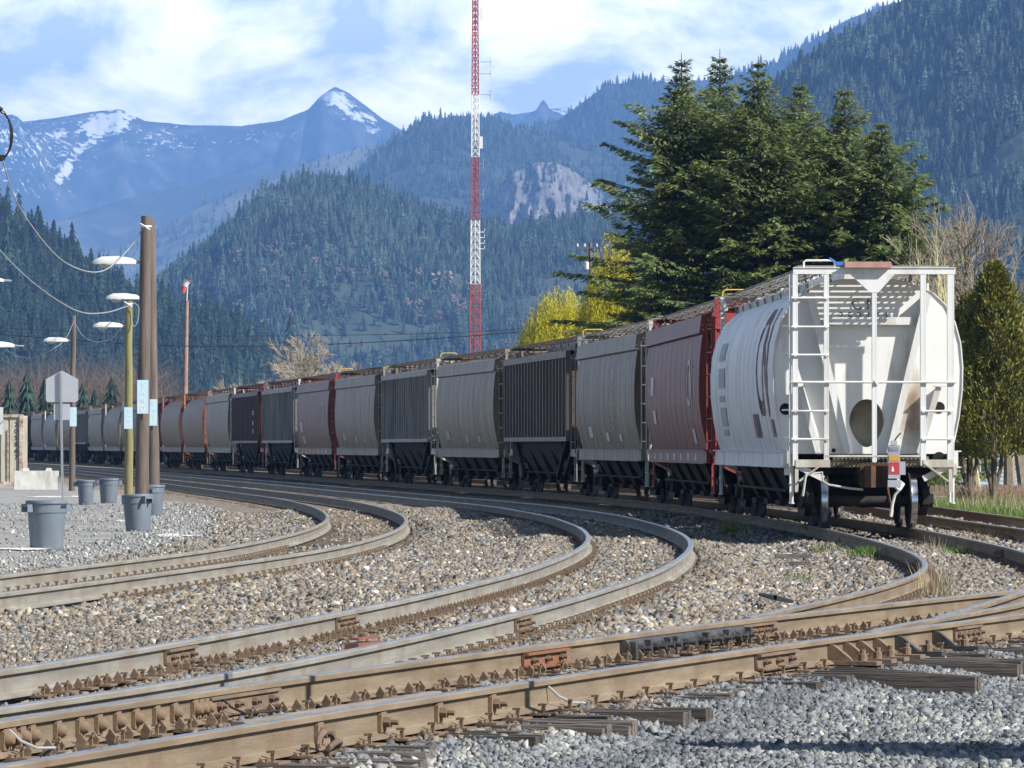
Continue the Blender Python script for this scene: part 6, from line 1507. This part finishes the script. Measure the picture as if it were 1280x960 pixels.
b = MB(); b.box(PX(1000, 706, -.24) + Vector((0, 0, .02)), (.3, .12, .05), Matrix.Rotation(-.2, 3, 'Z')); tag(b.build('wood_scrap', WOOD), 'smaller wood chip below the flat brown piece on the stones', 'wood scrap')
b = MB(); b.tube([PX(950, 743, -.2), PX(968, 747, -.17), PX(990, 752, -.22)], [.02, .03, .02], 6); tag(b.build('dark_stick', CAB), 'black stick lying across the stones behind the front rails', 'stick')
b = MB(); b.box(PX(455, 825, -.2) + Vector((0, 0, .09)), (.11, .55, .09), Matrix.Rotation(R(-18), 3, 'Z')); b.box(PX(455, 825, -.2) + Vector((0, 0, .165)), (.08, .45, .015), Matrix.Rotation(R(-18), 3, 'Z')); tag(b.build('rusty_block', M('red_brown_steel', (.22, .085, .055), .8, var=.25, scale=9)), 'rusty red steel block lying against the rail behind the front track', 'steel block')
b = MB(); b.box(PX(108, 800, -.2) + Vector((0, 0, .01)), (.12, .1, .06), Matrix.Rotation(.5, 3, 'Z')); tag(b.build('dark_lump', CAB), 'single black lump on the tan stones at the left', 'stone')

# ------------------------------------------------------------------ joints, bolts and castings on the rails
def hexnut(b, c, ax, r, L, m3):
    pts = []
    for k in range(6): a = math.pi * k / 3; pts.append((r * math.cos(a), r * math.sin(a)))
    b.prism([m3 @ Vector((u, 0, v)) + c for u, v in pts], (0, 0, 0), m3 @ Vector((0, -L, 0)))
def joint(tr, ln, d, L=.92, mat=RUSTY, side=1, nb=4, cap=True, label=None, name='joint_bar', big=1.0):
    """splice bar bolted to the rail web; side 1 is the side that faces the camera's right"""
    p, t, s = ln.frame(d); rz = math.atan2(t.y, t.x); m3 = Matrix.Rotation(rz, 3, 'Z'); sg = -side
    b = MB(); prof = [(.010, -.150), (.075 * big, -.160), (.08 * big, -.150), (.034, -.135), (.030, -.070), (.05 * big, -.062), (.05 * big, -.045), (.014, -.043)]
    b.prism([(-L / 2, sg * y, z) for y, z in prof], (0, 0, 0), (L, 0, 0)); o = b.build(name, mat, tr, p, rz)
    if label: o['label'] = label
    for i in range(nb):
        x = -L / 2 + L * (i + .5) / nb; q = MB(); hexnut(q, Vector((x, sg * .030, -.102)), None, .026, sg * -.032, Matrix.Identity(3)); q.lathe([(0, sg * .09), (.013, sg * .09), (.013, sg * .06)][::(1 if sg > 0 else -1)], 8, c=(x, 0, -.102), axis='Y'); bo = q.build('bolt', mat if mat is not ORANGE else RUSTY, o)
    return o
def block_bolt(tr, ln, d, rnd=False, h=.115, w=.10, mat=RUSTY):
    """upright washer plate with a bolt through the web"""
    p, t, s = ln.frame(d); rz = math.atan2(t.y, t.x); b = MB(); b.prism([(x, -.010, z) for x, z in ((-w / 2, -.155), (w / 2, -.155), (w / 2, -.06), (w / 2 - .01, -.045), (-w / 2 + .01, -.045), (-w / 2, -.06))], (0, 0, 0), (0, -.022, 0)); o = b.build('washer_plate', mat, tr, p, rz); q = MB()
    if rnd: q.lathe([(0, -.075), (.022, -.07), (.036, -.05), (.038, -.032)][::-1], 14, c=(0, 0, -.10), axis='Y')
    else: hexnut(q, Vector((0, -.033, -.10)), None, .032, .038, Matrix.Identity(3)); q.lathe([(.016, -.07), (.016, -.115), (0, -.115)], 8, c=(0, 0, -.10), axis='Y')
    q.build('bolt', mat, o)
# front rail: four through bolts, a splice, rail braces
for x in (395, 475, 545, 611): block_bolt(TD, LR2, LR2.find(x, 20, 60))
joint(TD, LR2, LR2.find(964, 20, 60), 1.0, RUSTY, 1, 3, big=1.25)
joint(TD, LR2, LR2.find(1205, 20, 60), .8, RUSTY, 1, 5)
def brace(x):
    d = LR2.find(x, 20, 60); p, t, s = LR2.frame(d); rz = math.atan2(t.y, t.x); b = MB(); b.prism([(0, -.012, -.165), (0, -.20, -.175), (0, -.19, -.155), (0, -.055, -.05), (0, -.012, -.045)], (-.03, 0, 0), (.03, 0, 0)); b.box((.0, -.22, -.178), (.15, .34, .03)); o = b.build('rail_brace', BLACKST if x > 1100 else RUSTY, TD, p, rz)
    q = MB(); q.lathe([(.032, 0), (.032, .05), (.022, .055), (.022, .085), (0, .085)], 10, c=(.02, -.26, -.165)); q.build('bolt', RUSTY, o)
for x in (1034, 1052, 1070, 1090, 1119, 1165): brace(x)
# rear rail of the switch track: riveted guard on the left, splices, orange blocks, black frog casting
for x in (4, 12, 22, 36, 68, 94, 120, 142, 166, 190, 214, 238, 247, 255): block_bolt(TD, LR1, LR1.find(x, 20, 60), True, w=.085)
joint(TD, LR1, LR1.find(300, 20, 60), 1.3, RUSTY, 1, 4)
joint(TD, LR1, LR1.find(676, 20, 60), 1.05, ORANGE, 1, 3, label='orange painted joint bar', big=1.3)
joint(TD, LR1, LR1.find(942, 20, 60), 1.0, RUSTY, 1, 5, big=1.2)
def frog():
    d0, d1 = LR1.find(772, 20, 60), LR1.find(922, 20, 60); b = MB(); ds = np.linspace(d0, d1, 14); prof = [(.012, -.165), (.085, -.165), (.08, -.075), (.055, -.045), (.012, -.04)]; vs = []
    for d in ds: p, t, s = LR1.frame(float(d)); vs += [p + s * y + Vector((0, 0, z)) for y, z in prof]
    n = len(prof); b.add(vs, [(i * n + k, i * n + (k + 1) % n, (i + 1) * n + (k + 1) % n, (i + 1) * n + k) for i in range(len(ds) - 1) for k in range(n)] + [tuple(range(n))[::-1], tuple(range((len(ds) - 1) * n, len(ds) * n))]); o = b.build('frog_casting', BLACKST, TD)
    for f in (.02, .14, .30, .36, .62, .80, .99):
        p, t, s = LR1.frame(float(d0 + (d1 - d0) * f)); q = MB(); q.box(p + s * .10 + Vector((0, 0, -.12)), (.07, .05, .13), Matrix.Rotation(math.atan2(t.y, t.x), 3, 'Z')); q.build('casting_rib', BLACKST, o)
    for f in (.08, .2, .27, .33, .45, .58, .68, .76, .84, .9, .96):
        p, t, s = LR1.frame(float(d0 + (d1 - d0) * f)); q = MB(); c = p + s * .08 + Vector((0, 0, -.115)); m3 = Matrix.Rotation(math.atan2(t.y, t.x), 3, 'Z'); hexnut(q, c, None, .032, .045, m3); q.tube([c + s * .04, c + s * .10], .017, 8); q.build('bolt', BLACKST, o)
frog()
# guard rail between the front rails and the leading switch point on the right
GL = Line([(d, float(LR2.X(d)) - .30) for d in np.arange(26.5, 36, .5)], 1.2)
sweep_rail(LR2.shifted(-.13), LR2.find(330, 20, 60), LR2.find(575, 20, 60), TD, [STEEL, DULL], .4, name='guard_rail')
LP = Line([(39.0, float(LR2.X(39.0)) - .06), (39.9, 2.80), (43, 3.62), (46.2, 4.53), (52, 5.5), (58, 6.22), (66, 6.8)], 1.0)
sweep_rail(LP, 39.2, 60, TD, [STEEL, HEAD], .4, name='switch_point')
joint(TB, LBL, LBL.find(222, 24, 60), .95, RUSTY, 1, 3, big=1.2); joint(TB, LBL, LBL.find(429, 24, 60), .95, RUSTY, 1, 3, big=1.2); joint(TB, LBR, LBR.find(650, 24, 60), .95, RUSTY, 1, 3, big=1.25)
joint(TC, LCL, LCL.find(1148, 60, 75), .9, RUSTY, -1, 4); joint(TC, LCR, LCR.find(1252, 70, 90), .9, RUSTY, -1, 4)
def bond(ln, x, tr, L=.45, mat=CABG, h=0.0):
    d = ln.find(x, 20, 60); p, t, s = ln.frame(d); b = MB(); q = p + s * .02 + Vector((0, 0, -.05)); b.tube([q, q + s * .06 + t * .02 + Vector((0, 0, -.06)), q + s * .12 + t * .1 + Vector((0, 0, -.10)), q + s * .1 + t * L + Vector((0, 0, -.12))], .008, 6); b.build('bond_wire', mat, tr)
bond(LR2, 680, TD); bond(LR1, 270, TD, .9, CAB); bond(LR1, 6, TD, .5)
def chain_link():
    p, t, s = LR2.frame(LR2.find(372, 20, 60)); b = MB(); c = p + s * .14 + Vector((0, 0, -.13)); pts = [c + t * (.13 * math.cos(a)) + s * (.02) + Vector((0, 0, .055 * math.sin(a))) for a in np.linspace(-.4, 3.5, 12)]; b.tube(pts, .018, 8)
    c2 = c + s * .05 + t * .03 + Vector((0, 0, -.03)); b.tube([c2 + t * (.07 * math.cos(a)) + Vector((0, 0, .035 * math.sin(a))) + s * .03 * math.sin(a) for a in np.linspace(0, 6.28, 14)], .016, 8); tag(b.build('steel_shackle', RUSTY), 'bent rusty shackle lying against the foot of the nearest rail', 'shackle')
chain_link()

# a thin marker post just outside the frame throws the bars of shade over the front rails
o = thing('marker_post', 'thin steel post beside the front track outside the right edge', 'post', (3.55, 29.05, -.35)); b = MB(); b.tube([(0, 0, -.1), (0, 0, 5.6)], .055, 10); b.build('shaft', CABG, o); b = MB(); b.box((0, 0, 5.5), (.5, .03, .5)); b.build('plate', LAMPW, o)

cedar('evergreen bush added outside the right edge to shade the front stones', 6.4, 27.1, 4.7, .85, 51, name='evergreen_bush', low=.12)  # unseen bush, added only for the shade it casts over the right foreground
